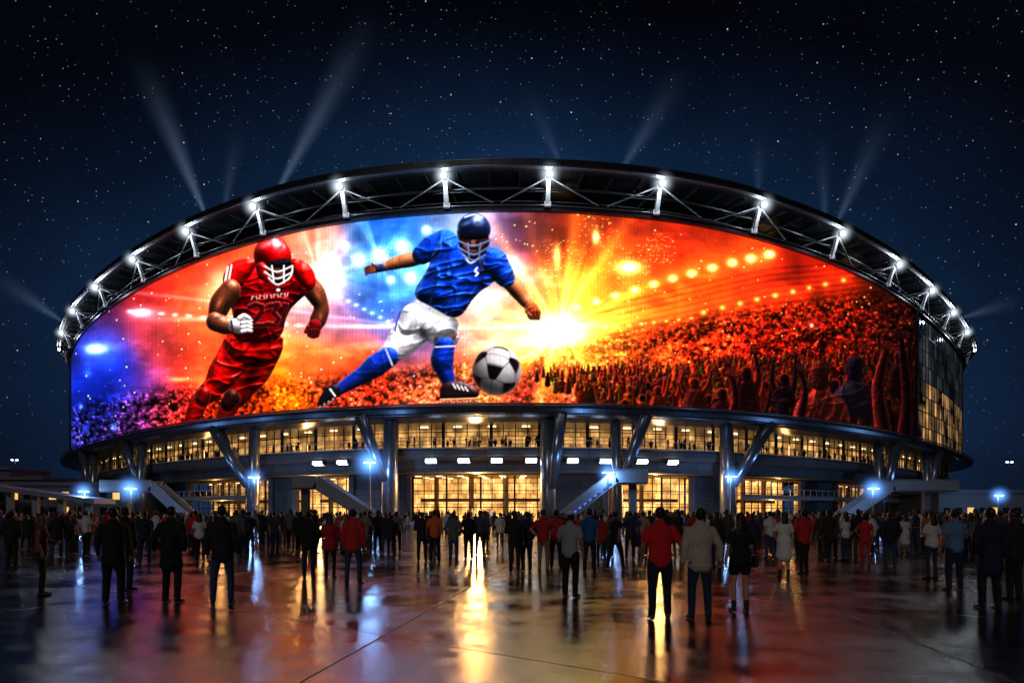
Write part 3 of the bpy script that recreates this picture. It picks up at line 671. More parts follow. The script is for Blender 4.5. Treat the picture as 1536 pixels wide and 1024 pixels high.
for i,q in enumerate(posts):
    s=q*D; t=pos(s,2.0,45.1); 
    b.beam(pos(s,.9,41.9),t,.62,.5,w2=.5,h2=.4)
    b.beam(pos(s,.9,41.7),pos(s,.9,42.3),.85,.6); b.beam(pos(s,2.0,44.8),pos(s,2.0,45.2),.9,.7)
    b2.tube(t,pos(s,-6.5,45.2),.16); b2.tube(pos(s,.6,42.4),pos(s,-6.5,45.0),.12)
    for sg in (-1,1):
        j=i+sg
        dd=min(7.0,abs(posts[j]-q)*D*.46) if 0<=j<len(posts) else 6
        b2.tube(t,pos(s+sg*dd,.6,42.3),.11); b2.tube(pos(s,1.2,43.6),pos(s+sg*dd*.5,-3,45.5),.07)
    lp=pos(s,2.75,45.1); lampP.append((s,lp))
    bl.sphere(lp,.34,8); br.tube(pos(s,2.2,45.1),pos(s,2.55,45.1),.4,.5,12)
b.obj('truss_posts',M_white,stad); b2.obj('truss_braces',M_brace,stad,True); bl.obj('roof_lamp_bulbs',M_lamp,stad,True); br.obj('roof_lamp_housings',M_dark,stad,True)
b=Batch()
for s in np.arange(-1.9*D,1.9*D,4.0):
    b.beam(pos(s,2.6,47.05),pos(s,-6,48.42),.12,.12); b.beam(pos(s,1.9,45.6),pos(s,-7,45.4),.12,.22)
b.obj('roof_ribs',M_rim,stad)
b=Batch(); b.beam(pos(.06*D,-6.3,43.3),pos(.10*D,-6.3,43.3),.1,1.0); b.beam(pos(.50*D,-6.3,43.2),pos(.55*D,-6.3,43.2),.1,.9); b.beam(pos(.82*D,-6.3,43.2),pos(.9*D,-6.3,43.2),.1,.9); b.obj('catwalk_windows',M_amber,stad)

# ---- glazed flank
for (a,c) in ((1.035,2.0),(-2.0,-1.61)):
    sweep('flank_glass',[(.12,16.1),(.12,28.6)],a*D,c*D,M_fl1,stad,2); sweep('flank_glass',[(.12,28.6),(.12,41.2)],a*D,c*D,M_fl2,stad,2)
    b=Batch()
    for q in np.arange(a*D,c*D,2.6): b.beam(pos(q,.18,16),pos(q,.18,41.2),.14,.12)
    for z in np.arange(16,41.5,3.13):
        for q in np.arange(a*D,c*D,2.6): b.beam(pos(q,.18,z),pos(q+2.6,.18,z),.12,.14)
    b.obj('flank_mullions',M_rim,stad)
b=Batch(); b.beam(pos(1.033*D,.3,15.9),pos(1.033*D,.3,41.4),.5,.9); b.beam(pos(-1.605*D,.3,15.9),pos(-1.605*D,.3,41.4),.5,.9); b.obj('screen_end_fin',M_dark,stad)
print('stadium',time.time()-T0)

# ------------------------------------------------------------------ emissive volumes painting lamp bloom and light beams
def glow_mat(name,col,strength,kind):
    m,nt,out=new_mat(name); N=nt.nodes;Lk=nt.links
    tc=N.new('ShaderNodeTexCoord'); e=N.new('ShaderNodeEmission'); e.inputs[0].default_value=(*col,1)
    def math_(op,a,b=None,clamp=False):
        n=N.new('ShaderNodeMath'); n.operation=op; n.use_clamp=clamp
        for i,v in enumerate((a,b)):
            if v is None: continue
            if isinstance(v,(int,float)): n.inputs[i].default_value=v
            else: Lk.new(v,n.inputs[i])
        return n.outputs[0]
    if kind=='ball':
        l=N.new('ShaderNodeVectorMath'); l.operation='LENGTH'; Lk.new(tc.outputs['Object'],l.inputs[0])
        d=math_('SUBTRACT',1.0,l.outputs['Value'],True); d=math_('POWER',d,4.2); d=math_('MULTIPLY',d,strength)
    else:
        sp=N.new('ShaderNodeSeparateXYZ'); Lk.new(tc.outputs['Object'],sp.inputs[0])
        r=math_('SQRT',math_('ADD',math_('MULTIPLY',sp.outputs[0],sp.outputs[0]),math_('MULTIPLY',sp.outputs[1],sp.outputs[1])))
        z=math_('ADD',sp.outputs[2],.03); rho=math_('DIVIDE',r,z)
        rf=math_('POWER',math_('SUBTRACT',1.0,rho,True),2.0)
        lf=math_('POWER',math_('SUBTRACT',1.0,sp.outputs[2],True),2.0)
        d=math_('MULTIPLY',math_('MULTIPLY',rf,lf),math_('DIVIDE',strength,math_('ADD',z,.03)))
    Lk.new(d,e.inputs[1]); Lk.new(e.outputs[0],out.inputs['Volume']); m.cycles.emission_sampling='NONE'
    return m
GLW=glow_mat('bloom_white',(.75,.88,1),2.2,'ball'); GLB=glow_mat('bloom_blue',(.12,.36,1),2.6,'ball')
BM=glow_mat('beam_glow',(.42,.62,1),.044,'cone'); BMS=glow_mat('beam_glow_faint',(.38,.6,1),.024,'cone')
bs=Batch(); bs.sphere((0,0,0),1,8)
sph=bpy.data.meshes.new('bloom'); sph.from_pydata(bs.v,[],bs.f); sph.materials.append(GLW)
sphb=sph.copy(); sphb.materials[0]=GLB
def halo(p,r,blue=False,parent=stad):  # self-glowing sphere painting the bloom around a lamp, no mist there
    o=bpy.data.objects.new('lamp_bloom',sphb if blue else sph); o.location=p; o.scale=(r,)*3; COL.objects.link(o); o.parent=parent
def point(name,p,col,e,r=.3,parent=None):
    l=bpy.data.lights.new(name,'POINT'); l.color=col; l.energy=e; l.shadow_soft_size=r
    o=bpy.data.objects.new(name,l); o.location=p; COL.objects.link(o); o.parent=parent
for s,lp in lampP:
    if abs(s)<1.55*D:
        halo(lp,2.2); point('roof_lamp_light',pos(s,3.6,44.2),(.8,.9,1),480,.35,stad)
bc=Batch(); n=24
vs=[(0.03*math.cos(2*math.pi*i/n),.03*math.sin(2*math.pi*i/n),0) for i in range(n)]+[(1.03*math.cos(2*math.pi*i/n),1.03*math.sin(2*math.pi*i/n),1) for i in range(n)]
bc.add(vs,[(i,(i+1)%n,n+(i+1)%n,n+i) for i in range(n)]+[tuple(range(n-1,-1,-1)),tuple(range(n,2*n))])
cm=bpy.data.meshes.new('beam'); cm.from_pydata(bc.v,[],bc.f); cm.materials.append(BM)
cms=cm.copy(); cms.materials[0]=BMS
def beam(s,dx,dz,Ln,half,z=47.0,off=-1.0,big=False):  # self-glowing cone painting a light beam; no lamp casts it
    o=bpy.data.objects.new('light_beam',cm if big else cms); p=pos(s,off,z); o.location=p
    d=Vector((dx,.15,dz)).normalized(); o.rotation_mode='QUATERNION'; o.rotation_quaternion=d.to_track_quat('Z','Y')
    o.scale=(Ln*math.tan(half),Ln*math.tan(half),Ln); COL.objects.link(o); o.parent=stad
r_=math.radians
beam(-.58*D,-.46,1,36,r_(8),big=True); beam(-.545*D,.10,1,20,r_(10)); beam(-.42*D,.46,1,38,r_(7.5),big=True)
beam(.08*D,-.4,1,15,r_(12)); beam(.16*D,.6,1,22,r_(12)); beam(.43*D,.05,1,14,r_(12))
beam(.62*D,.02,1,20,r_(10)); beam(.64*D,.5,1,28,r_(10)); beam(1.35*D,1,.32,20,r_(13),45.3,2.5); beam(-1.4*D,-1,.65,26,r_(13),45.3,2.5)

# ------------------------------------------------------------------ street lamps etc.
M_pole=principled('lamp_pole',(.12,.12,.13),.45,.7)
def street_lamp(x,y,h,blue=True,arm=1.2,bloom=2.2,e=500):
    root=empty('street_lamp',(x,y,0)); b=Batch()
    b.tube((0,0,0),(0,0,.5),.2,.14); b.tube((0,0,.5),(0,0,h),.11,.06); b.tube((0,0,h),(arm*.5,-.2,h+.12),.05); b.tube((0,0,h),(-arm*.5,-.2,h+.12),.05)
    for sg in (-1,1): b.beam((sg*arm*.35,-.2,h+.14),(sg*arm*.75,-.25,h+.14),.35,.12)
    b.obj('pole',M_pole,root); b=Batch()
    for sg in (-1,1): b.beam((sg*arm*.38,-.24,h+.02),(sg*arm*.72,-.28,h+.02),.3,.1)
    b.obj('lamp_head',M_blue if blue else M_lamp,root)
    if bloom: halo((0,-.3,h),bloom,blue,root)
    if e: point('lamp_light',(0,-.5,h-.25),(.22,.48,1) if blue else (1,.9,.75),e,.4,root)
def at(px,py,Y): return ((px-768)/1024*Y,Y,1.65+(770-py)/1024*Y)
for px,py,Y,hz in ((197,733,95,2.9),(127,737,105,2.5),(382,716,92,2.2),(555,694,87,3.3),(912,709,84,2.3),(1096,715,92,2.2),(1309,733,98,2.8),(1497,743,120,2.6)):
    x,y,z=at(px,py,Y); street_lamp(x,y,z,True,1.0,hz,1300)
for px,py,Y in ((23,690,150),(1513,693,150),(60,742,170),(1470,738,170)):
    x,y,z=at(px,py,Y); street_lamp(x,y,z,False,.9,0,0)

def annex(name,x0,x1,y0,y1,h,seed,lit,col=None):
    root=empty(name,(0,0,0)); b=Batch(); b.box(x0,x1,y0,y1,0,h); b.box(x0-.4,x1+.4,y0-.6,y1,h,h+.6); b.obj('walls',M_conc,root)
    rr=random.Random(seed); b=Batch(); c=Batch()
    z=1.5
    while z<h-2:
        x=x0+1
        while x<x1-1.5:
            (b if rr.random()<lit else c).box(x,x+1.2,y0-.05,y0-.01,z,z+1.3); x+=2.2
        z+=2.6
    if b.v: b.obj('lit_windows',col or M_amber,root)
    if c.v: c.obj('dark_windows',M_glassdark,root)
MB=emis('blue_window',(.03,.1,.8),1.2)
annex('office_building',-110,-101.5,138,150,10.5,3,.75,MB)
annex('ticket_hall',-92,-66,118,140,6.5,5,.25)
annex('service_building',-110,-88,128,150,8,6,.15)
annex('ticket_hall',80,104,128,145,5.5,8,.2)
b=Batch(); b.beam((-92,112,7),(-62,104,3.5),4,.7); 
for k in range(6): b.beam((-90+5*k,111.5-1.3*k,0),(-90+5*k,111.5-1.3*k,6.5-.58*k),.8,.8)
b.obj('access_ramp',M_concl)

# ------------------------------------------------------------------ people
def tube_part(path,rad,seg=14):
    path=[Vector(p) for p in path]; n=len(path); vs=[];fs=[]
    rad=[(r,r) if not isinstance(r,tuple) else r for r in rad]
    d0=(path[0]-path[1]).normalized(); d1=(path[-1]-path[-2]).normalized()
    P_=[path[0]+d0*min(rad[0])*.75,path[0]+d0*min(rad[0])*.5]+path+[path[-1]+d1*min(rad[-1])*.5,path[-1]+d1*min(rad[-1])*.75]
    R_=[tuple(x*.35 for x in rad[0]),tuple(x*.8 for x in rad[0])]+rad+[tuple(x*.8 for x in rad[-1]),tuple(x*.35 for x in rad[-1])]
    for i,p in enumerate(P_):
        a=P_[max(0,i-1)];c=P_[min(len(P_)-1,i+1)]; d=(c-a).normalized()
        x=Vector((1,0,0))-d*d.x
        if x.length<.2: x=Vector((0,1,0))-d*d.y
        x.normalize(); y=d.cross(x).normalized()
        for k in range(seg):
            t=2*math.pi*k/seg; vs.append(p+x*math.cos(t)*R_[i][0]+y*math.sin(t)*R_[i][1])
    m=len(P_)
    for i in range(m-1):
        for k in range(seg): fs.append((i*seg+k,i*seg+(k+1)%seg,(i+1)*seg+(k+1)%seg,(i+1)*seg+k))
    fs.append(tuple(range(seg-1,-1,-1))); fs.append(tuple(range((m-1)*seg,m*seg)))
    return vs,fs
def ell(c,r,n=8):
    b=Batch(); b.sphere((0,0,0),1,n); return [Vector((c[0]+v[0]*r[0],c[1]+v[1]*r[1],c[2]+v[2]*r[2])) for v in b.v],b.f
SKIN,HAIR,TOP,BOT,SHOE,EXT=range(6)
ARM={'down':((.255,-.03,1.15),(.265,.04,.91)),'pocket':((.30,-.07,1.17),(.215,.07,.97)),'front':((.25,.03,1.15),(.10,.26,1.14)),'phone':((.24,.14,1.2),(.13,.30,1.42)),
 'raised':((.31,.06,1.62),(.24,.12,1.88)),'hip':((.36,-.06,1.2),(.21,.04,1.04)),'swingf':((.25,.10,1.17),(.24,.27,1.01)),'swingb':((.25,-.14,1.17),(.25,-.17,.93)),'wide':((.31,-.02,1.18),(.35,.04,.95)),'cross':((.24,.10,1.16),(.02,.22,1.20))}
def person_mesh(name,top='tshirt',bottom='pants',hair='short',armL='down',armR='down',stride=0.0,spread=.03,yaw=0.,female=False,voxel=.014,hands=True,bag=False,bulk=1.0,lean=0.,tilt=0.):
    parts=[]
    W=.9 if female else 1.0; W*=bulk
    def add(vf,l): parts.append((vf[0],vf[1],l))
    hipw=(.172 if female else .162)*bulk; 
    cl=.012 if top in('tshirt','tank') else .024
    if female: sec=[(.90,.165,.12),(.98,.178,.13),(1.06,.155,.112),(1.14,.135,.10),(1.25,.15,.115),(1.34,.165,.125),(1.42,.16,.10),(1.47,.11,.08),(1.505,.065,.06)]
    else: sec=[(.90,.155,.12),(.98,.165,.13),(1.08,.157,.12),(1.18,.165,.122),(1.30,.188,.13),(1.39,.195,.122),(1.45,.165,.10),(1.485,.11,.08),(1.515,.07,.062)]
    zmin={'tshirt':.90,'tank':.95,'jacket':.86,'coat':.70,'suit':.80,'dress':.9}[top]
    path=[];rad=[]
    if zmin<.9:
        path.append((0,0,zmin)); k=(1.18 if top=='coat' else 1.1); rad.append((.165*k*bulk+cl,.125*k*bulk+cl))
    for z,a,c in sec:
        if z>=zmin: path.append((0,lean*(z-.9)*.5,z)); rad.append((a*bulk+cl,c*bulk+cl*.9))
    add(tube_part(path,rad,20),TOP)
    add(tube_part([(0,0,.88),(0,0,.95),(0,0,1.02)],[(hipw,.12),(hipw,.125),(hipw*.9,.115)],18),BOT)
    if female: 
        for sg in(-1,1): add(ell((sg*.07,.085+lean*.2,1.30),(.062,.06,.065)),TOP)
    ly=lean*.3
    add(tube_part([(0,ly,1.46),(0,ly+.012,1.56)],[.06 if not female else .05,.056 if not female else .046],12),SKIN)
    if top in('suit','jacket','coat'): add(tube_part([(0,ly,1.485),(0,ly+.005,1.53)],[(.085,.078),(.07,.068)],14),TOP)
    hc=Vector((0,ly+.02,1.655)); Rz=Matrix.Rotation(yaw,3,'Z')@Matrix.Rotation(tilt,3,'X')
    def hd(vf,l): parts.append(([hc+Rz@(Vector(v)-hc) for v in vf[0]],vf[1],l))
    hx,hy,hz=hc
    hd(ell((hx,hy-.01,hz+.025),(.073,.092,.090),10),SKIN)
    hd(tube_part([(hx,hy+.018,hz+.02),(hx,hy+.03,hz-.075)],[(.064,.072),(.043,.048)],12),SKIN)
    hd(tube_part([(hx,hy+.09,hz+.012),(hx,hy+.112,hz-.02)],[.009,.014],8),SKIN)
    for sg in(-1,1): hd(ell((sg*.076,hy-.005,hz-.005),(.012,.02,.032),6),SKIN)
    hd(ell((hx,hy+.083,hz-.05),(.024,.011,.008),6),SKIN)
    if hair!='bald':
        hd(ell((hx,hy-.022,hz+.040),(.080,.096,.085),10),HAIR)
        hd(ell((hx,hy-.045,hz-.0),(.074,.066,.066),8),HAIR)
    if hair=='long':
        hd(tube_part([(hx,hy-.03,hz+.05),(hx,hy-.065,hz-.06),(hx,hy-.09,hz-.20),(hx,hy-.10,hz-.30)],[(.085,.07),(.095,.06),(.10,.045),(.07,.025)],14),HAIR)
    if hair=='bun': hd(ell((hx,hy-.11,hz+.06),(.04,.04,.04)),HAIR)
    if hair=='afro': hd(ell((hx,hy-.03,hz+.05),(.115,.12,.11),10),HAIR)
    if hair=='pony': hd(tube_part([(hx,hy-.10,hz+.05),(hx,hy-.15,hz-.02),(hx,hy-.14,hz-.16)],[.03,.035,.015],10),HAIR)
    if hair=='hat':
        hd(ell((hx,hy-.012,hz+.07),(.09,.105,.075),10),EXT); hd(tube_part([(hx,hy+.02,hz+.055),(hx,hy+.14,hz+.045)],[(.08,.012),(.06,.01)],14),EXT)
    hinfo=[]
    for sg,am in((-1,armL),(1,armR)):
        e_,w_=ARM[am]; S=Vector((sg*.178*W,ly,1.415)); E=Vector((sg*e_[0]*W,e_[1]+ly,e_[2])); Wr=Vector((sg*w_[0]*W,w_[1]+ly,w_[2]))
        up=.052 if not female else .042
        if top in('tshirt','dress','tank'):
            if top!='tank': 
                mid=S.lerp(E,.62); add(tube_part([S,S.lerp(E,.3),mid],[up+.022,up+.02,up+.018],14),TOP)
            else: add(tube_part([S-Vector((sg*.05,0,0)),S],[up,up],12),TOP)
            add(tube_part([S,S.lerp(E,.5),E,E.lerp(Wr,.3),Wr],[up,up-.003,up-.012,up-.01,.027],12),SKIN)
        else:
            k=.010 if top=='suit' else .016
            add(tube_part([S,S.lerp(E,.5),E,E.lerp(Wr,.5),Wr],[up+.018+k,up+.006+k,up-.004+k,up-.008+k,.036+k*.4],14),TOP)
            add(tube_part([E.lerp(Wr,.7),Wr+(Wr-E).normalized()*.02],[.026,.026],10),SKIN)
        hinfo.append((sg,E,Wr,am))
    for sg in(-1,1):
        fy=stride*(1 if sg>0 else -1); kb=.03 if stride==0 else (.06 if fy>0 else -.02)
        Hh=Vector((sg*.09*bulk,0,.90)); A_=Vector((sg*(.085+spread),fy,.09 if fy>=0 or stride<.2 else .13)); K=Vector((sg*(.095+spread*.6),fy*.45+kb,.50))
        if bottom in('pants','jeans','slim'):
            t={'pants':1.05,'jeans':1.0,'slim':.88}[bottom]*(.92 if female else 1)*bulk
            add(tube_part([Hh,Hh.lerp(K,.35),Hh.lerp(K,.7),K,K.lerp(A_,.35),K.lerp(A_,.75),A_+Vector((0,0,.0))],[.10*t,.094*t,.08*t,.066*t,.066*t,.057*t,.059*t],14),BOT)
        else:
            add(tube_part([Hh,Hh.lerp(K,.5),K,K.lerp(A_,.3),K.lerp(A_,.7),A_],[.088,.075,.052,.056,.042,.033],14),SKIN)
            if bottom=='shorts': add(tube_part([Hh,Hh.lerp(K,.45)],[.105,.098],14),BOT)
        if bottom in('shorts','skirt') and female: add(tube_part([A_+Vector((0,0,-.03)),A_+Vector((0,0,.10))],[.047,.052],12),SHOE)
        add(tube_part([(A_.x,A_.y-.055,A_.z-.045),(A_.x,A_.y+.02,A_.z-.04),(A_.x+sg*.012,A_.y+.10,A_.z-.05),(A_.x+sg*.02,A_.y+.17,A_.z-.058)],[(.038,.044),(.042,.05),(.048,.036),(.042,.028)],14),SHOE)
    if bottom=='skirt': add(tube_part([(0,0,1.0),(0,0,.88),(0,0,.72),(0,0,.56)],[(.16,.12),(.19,.145),(.205,.165),(.22,.18)],20),BOT if top!='dress' else TOP)
    if bag:
        add(tube_part([(.25,-.02,.98),(.25,-.02,.84)],[(.06,.13),(.06,.14)],14),EXT)
        add(tube_part([(.20,-.09,1.0),(.05,-.135,1.25),(-.12,-.09,1.45)],[.012,.012,.012],8),EXT)
    V=[];F=[];lab=[]
    for vs,fs,l in parts:
        k=len(V); V+=[tuple(v) for v in vs]; F+=[tuple(i+k for i in f) for f in fs]; lab+=[l]*len(fs)
    V=[(a,b_,max(c,0.0)) for a,b_,c in V]
    me=bpy.data.meshes.new('tmp'); me.from_pydata(V,[],F); me.update()
    ob=bpy.data.objects.new('tmp',me); COL.objects.link(ob)
    md=ob.modifiers.new('r','REMESH'); md.mode='VOXEL'; md.voxel_size=voxel
    ms=ob.modifiers.new('s','SMOOTH'); ms.factor=.5; ms.iterations=2
    dg_=bpy.context.evaluated_depsgraph_get(); ev=ob.evaluated_get(dg_); nm=bpy.data.meshes.new_from_object(ev)
    tree=BVHTree.FromPolygons([Vector(v) for v in V],F)
    nv=len(nm.polygons); cen=np.empty(nv*3); nm.polygons.foreach_get('center',cen); cen=cen.reshape(-1,3)
    mi=np.zeros(nv,np.int32)
    for i in range(nv):
        r=tree.find_nearest(Vector(cen[i])); mi[i]=lab[r[2]] if r[2] is not None else 0
    inv=Rz.inverted()
    hv=(cen-np.array(hc))@np.array(inv).T
    front=(hv[:,1]>.035)&(hv[:,2]<.075)&(hv[:,2]>-.1)&(cen[:,2]>1.5)&(mi==HAIR); mi[front]=SKIN
    bpy.data.objects.remove(ob); bpy.data.meshes.remove(me)
    hv_=[];hf=[];hl=[]
    def addh(vf,l):
        k=len(hv_); hv_.extend([tuple(v) for v in vf[0]]); hf.extend([tuple(i+k for i in f) for f in vf[1]]); hl.extend([l]*len(vf[1]))
    for sg,E,Wr,am in hinfo:
        if am=='pocket': continue
        d=(Wr-E).normalized(); inn=Vector((-sg,0,0)); inn=(inn-d*inn.dot(d)).normalized(); lat=d.cross(inn)
        if lat.y<0: lat=-lat
        def hp(vs,rs): addh(tube_part(vs,rs,8),SKIN)
        c0=Wr+d*.01; c1=Wr+d*.085
        if hands:
            for k in range(4):
                o=(k-1.5)*.019; hp([c0+lat*o*.7,c1+lat*o],[.0145,.0125])
                ln=(.62,.8,.85,.78)[k]*.085; f0=c1+lat*o; f1=f0+(d*.85+inn*.35)*ln*.45; f2=f1+(d*.5+inn*.8)*ln*.33; f3=f2+(d*.1+inn*.95)*ln*.25
                hp([f0,f1,f2,f3],[.0098,.009,.0082,.0068])
            t0=c0+lat*.022+d*.015; hp([t0,t0+lat*.024+d*.03+inn*.012,t0+lat*.028+d*.06+inn*.025],[.0125,.0105,.008])
        else: addh(tube_part([c0,c1,c1+(d*.8+inn*.5)*.05],[(.02,.03),(.02,.036),(.012,.026)],8),SKIN)
        if am=='phone' and hands:
            c=c1+d*.03; q=Batch(); q.beam(c-Vector((0,0,.07)),c+Vector((0,0,.07)),.075,.01,up=(0,1,0)); addh((q.v,q.f),EXT)
    if hands:
        for sg in(-1,1): 
            vf=ell((sg*.03,hy+.076,hz+.012),(.013,.01,.008),6); addh(([hc+Rz@(Vector(v)-hc) for v in vf[0]],vf[1]),EXT)
    nvv=np.empty(len(nm.vertices)*3); nm.vertices.foreach_get('co',nvv)
    k=len(nm.vertices); allv=[tuple(x) for x in nvv.reshape(-1,3)]+hv_; allf=[tuple(p.vertices) for p in nm.polygons]+[tuple(i+k for i in f) for f in hf]
    fm=bpy.data.meshes.new(name); fm.from_pydata(allv,[],allf); fm.update()
    for q in range(6): fm.materials.append(None)
    fm.polygons.foreach_set('material_index',np.r_[mi,np.array(hl,np.int32)].astype(np.int32)); fm.polygons.foreach_set('use_smooth',[True]*len(fm.polygons))
    bpy.data.meshes.remove(nm)
    return fm
mcache={}
def cloth(c,rough=.85):
    key=tuple(c)+(rough,)
    if key not in mcache: mcache[key]=principled('cloth',srgb(*c),rough,0,.15,6,.8,11)
    return mcache[key]
skins=[principled('skin',srgb(*c),.5,0,.08,8) for c in ((196,140,110),(150,98,72),(110,70,50),(78,50,38))]
def hairm(c): return cloth(c,.55)
def place(mesh,name,px,fy,h,top,bot,skin=0,hair=(22,16,12),shoe=(20,18,18),ext=(25,22,22),rot=0.,parent=None,xy=None,z=0,wd=1.0):
    if xy is None:
        Y=1.65*1024/(fy-770); X=(px-768)/1024*Y
    else: X,Y=xy
    o=bpy.data.objects.new(name,mesh); COL.objects.link(o); o.location=(X,Y,z); o.rotation_euler=(0,0,rot); k=h/1.775; o.scale=(k*wd,k*wd,k)
    for i,m_ in enumerate((skins[skin],hairm(hair),cloth(top),cloth(bot),cloth(shoe,.4),cloth(ext,.5))):
        o.material_slots[i].link='OBJECT'; o.material_slots[i].material=m_
    if parent: o.parent=parent
    return o
BK=(16,16,20); NV=(22,28,50); JN=(42,60,98); DJ=(26,34,56); RD=(190,22,26); WHT=(205,205,208); GR=(90,92,98)
pm=person_mesh
near=[
('woman',62,893,1.66,(120,34,34),BK,dict(top='tank',bottom='slim',hair='bun',female=True,armL='front',armR='down',yaw=-.7,spread=.0),dict(skin=2,rot=-1.1)),
('man',170,905,1.76,BK,BK,dict(top='suit',bottom='pants',armL='down',armR='down',spread=.05,bulk=1.06),dict(skin=1,rot=.1)),
('man',257,903,1.79,(12,12,14),(16,16,20),dict(top='coat',bottom='pants',armL='pocket',armR='pocket',spread=.03,yaw=.2),dict(skin=1,rot=-.1)),
('man',333,905,1.80,(24,26,38),JN,dict(top='jacket',bottom='jeans',armL='down',armR='down',spread=.06,stride=.04),dict(skin=1,rot=.2,shoe=(30,26,24))),
('man',463,868,1.72,(17,17,22),DJ,dict(top='jacket',bottom='jeans',armL='pocket',armR='pocket',yaw=-.2),dict(skin=1)),
('woman',495,868,1.66,(170,24,30),BK,dict(top='jacket',bottom='slim',hair='long',female=True,armL='front',armR='front',spread=.02),dict(skin=0)),
('man',530,875,1.77,(196,34,36),JN,dict(top='jacket',bottom='jeans',armL='down',armR='down',stride=.06,spread=.05),dict(skin=1,rot=-.15)),
('man',855,895,1.70,(150,152,156),BK,dict(top='tshirt',bottom='pants',hair='hat',armL='front',armR='down',yaw=.5,bulk=1.05),dict(skin=1,ext=(215,210,205),rot=-.5)),
('man',990,928,1.76,(215,22,26),(24,30,48),dict(top='tshirt',bottom='jeans',armL='down',armR='wide',stride=.07,spread=.05,bulk=1.05),dict(skin=1,rot=-.05,shoe=(70,66,66))),
('man',1050,928,1.74,(190,174,154),(38,48,76),dict(top='jacket',bottom='jeans',armL='down',armR='wide',spread=.05,yaw=.1,bulk=1.0),dict(skin=1,rot=.05)),
('woman',1110,917,1.67,(18,17,20),(14,14,18),dict(top='tshirt',bottom='shorts',hair='long',female=True,armL='down',armR='front',spread=.03,bag=True),dict(skin=0,rot=.05)),
('man',1485,912,1.76,(20,26,52),(18,18,24),dict(top='coat',bottom='pants',armL='pocket',armR='down',spread=.05,bulk=1.05),dict(skin=2)),
('man',1522,900,1.76,(34,24,24),(16,16,20),dict(top='jacket',bottom='pants',armL='down',armR='down',yaw=.4),dict(skin=2,rot=.3)),
('man',1432,885,1.75,(90,124,160),(28,38,66),dict(top='tshirt',bottom='jeans',armL='down',armR='front',spread=.04,bulk=1.05),dict(skin=1)),
('woman',1398,868,1.68,(205,200,198),(30,44,78),dict(top='tshirt',bottom='slim',hair='long',female=True,armL='front',armR='down'),dict(skin=1,rot=.2)),
('woman',1176,865,1.70,(225,220,215),(225,220,215),dict(top='dress',bottom='skirt',hair='long',female=True,armL='hip',armR='down'),dict(skin=0)),
('man',1206,861,1.75,(190,26,26),BK,dict(top='tshirt',bottom='slim',armL='hip',armR='down',stride=.05),dict(skin=2,rot=.2)),
('man',923,853,1.72,BK,(18,18,22),dict(top='tshirt',bottom='pants',armL='swingf',armR='swingb',stride=.28,spread=.0),dict(skin=1,rot=-.8)),
]
for (nme,px,fy,h,tp,bt_,kw,ex) in near:
    place(pm('person',**kw),nme,px,fy,h,tp,bt_,**ex)
print('near',time.time()-T0)
tm=[pm('p1',voxel=.018,armL='down',armR='down',spread=.05,bottom='jeans'),
    pm('p2',voxel=.018,top='jacket',armL='pocket',armR='pocket',yaw=.3,spread=.03),
    pm('p3',voxel=.018,top='jacket',armL='front',armR='down',stride=.1,yaw=-.4,bottom='jeans'),
    pm('p4',voxel=.018,top='suit',armL='down',armR='swingf',stride=.18),
    pm('p5',voxel=.018,top='tshirt',armL='hip',armR='phone',bottom='slim',tilt=.15)]
tf=[pm('w1',voxel=.018,female=True,hair='long',bottom='slim',armL='down',armR='front'),
    pm('w2',voxel=.018,female=True,hair='pony',top='jacket',bottom='slim',armL='front',armR='front',yaw=.4),
    pm('w3',voxel=.018,female=True,hair='long',top='dress',bottom='skirt',armL='down',armR='down'),
    pm('w4',voxel=.018,female=True,hair='afro',top='tshirt',bottom='slim',armL='hip',armR='down')]
OR=(225,100,30)
mid=[(188,885,'m',1,BK,BK),(217,846,'m',0,NV,DJ),(300,842,'w',0,WHT,BK),(355,838,'m',2,GR,BK),(374,832,'m',0,BK,JN),(633,842,'m',2,(30,32,40),BK),(652,843,'m',0,OR,(20,24,40)),(680,843,'m',1,GR,JN),
(703,838,'m',1,BK,(30,34,44)),(720,832,'m',0,(70,72,80),DJ),(772,858,'m',2,(24,26,36),DJ),(790,856,'m',1,(26,36,66),BK),(815,859,'m',4,(180,24,28),(130,112,90)),(834,852,'m',0,(170,20,24),BK),
(884,858,'m',0,(34,80,150),BK),(902,844,'w',1,(170,20,26),BK),(945,838,'m',0,(28,40,70),BK),(964,832,'m',1,(150,130,110),BK),(1155,838,'m',0,WHT,JN),(1243,842,'m',3,(40,26,26),BK),(1268,841,'w',0,WHT,(36,50,80)),
(1298,850,'w',3,(190,24,26),(190,24,26)),(1335,850,'m',1,NV,JN),(1357,833,'w',2,(190,190,195),(190,190,195)),(567,828,'m',1,BK,DJ),(595,828,'m',0,GR,BK),(545,822,'w',1,(120,30,32),BK),(18,850,'m',1,(20,22,28),BK),(412,832,'m',0,(40,42,52),DJ),
(1376,826,'m',4,BK,BK),(1313,826,'w',0,(60,60,70),BK),(1090,838,'m',0,(60,54,54),BK),(1075,850,'m',1,(34,36,46),DJ),(1128,838,'w',1,(36,40,60),BK),(105,832,'m',0,(30,32,44),BK),(130,828,'w',0,BK,BK),(85,836,'m',3,(24,24,30),JN),(750,822,'w',1,(230,220,215),JN),(1500,842,'m',2,(50,52,64),BK),(1455,835,'w',0,(90,80,90),BK)]
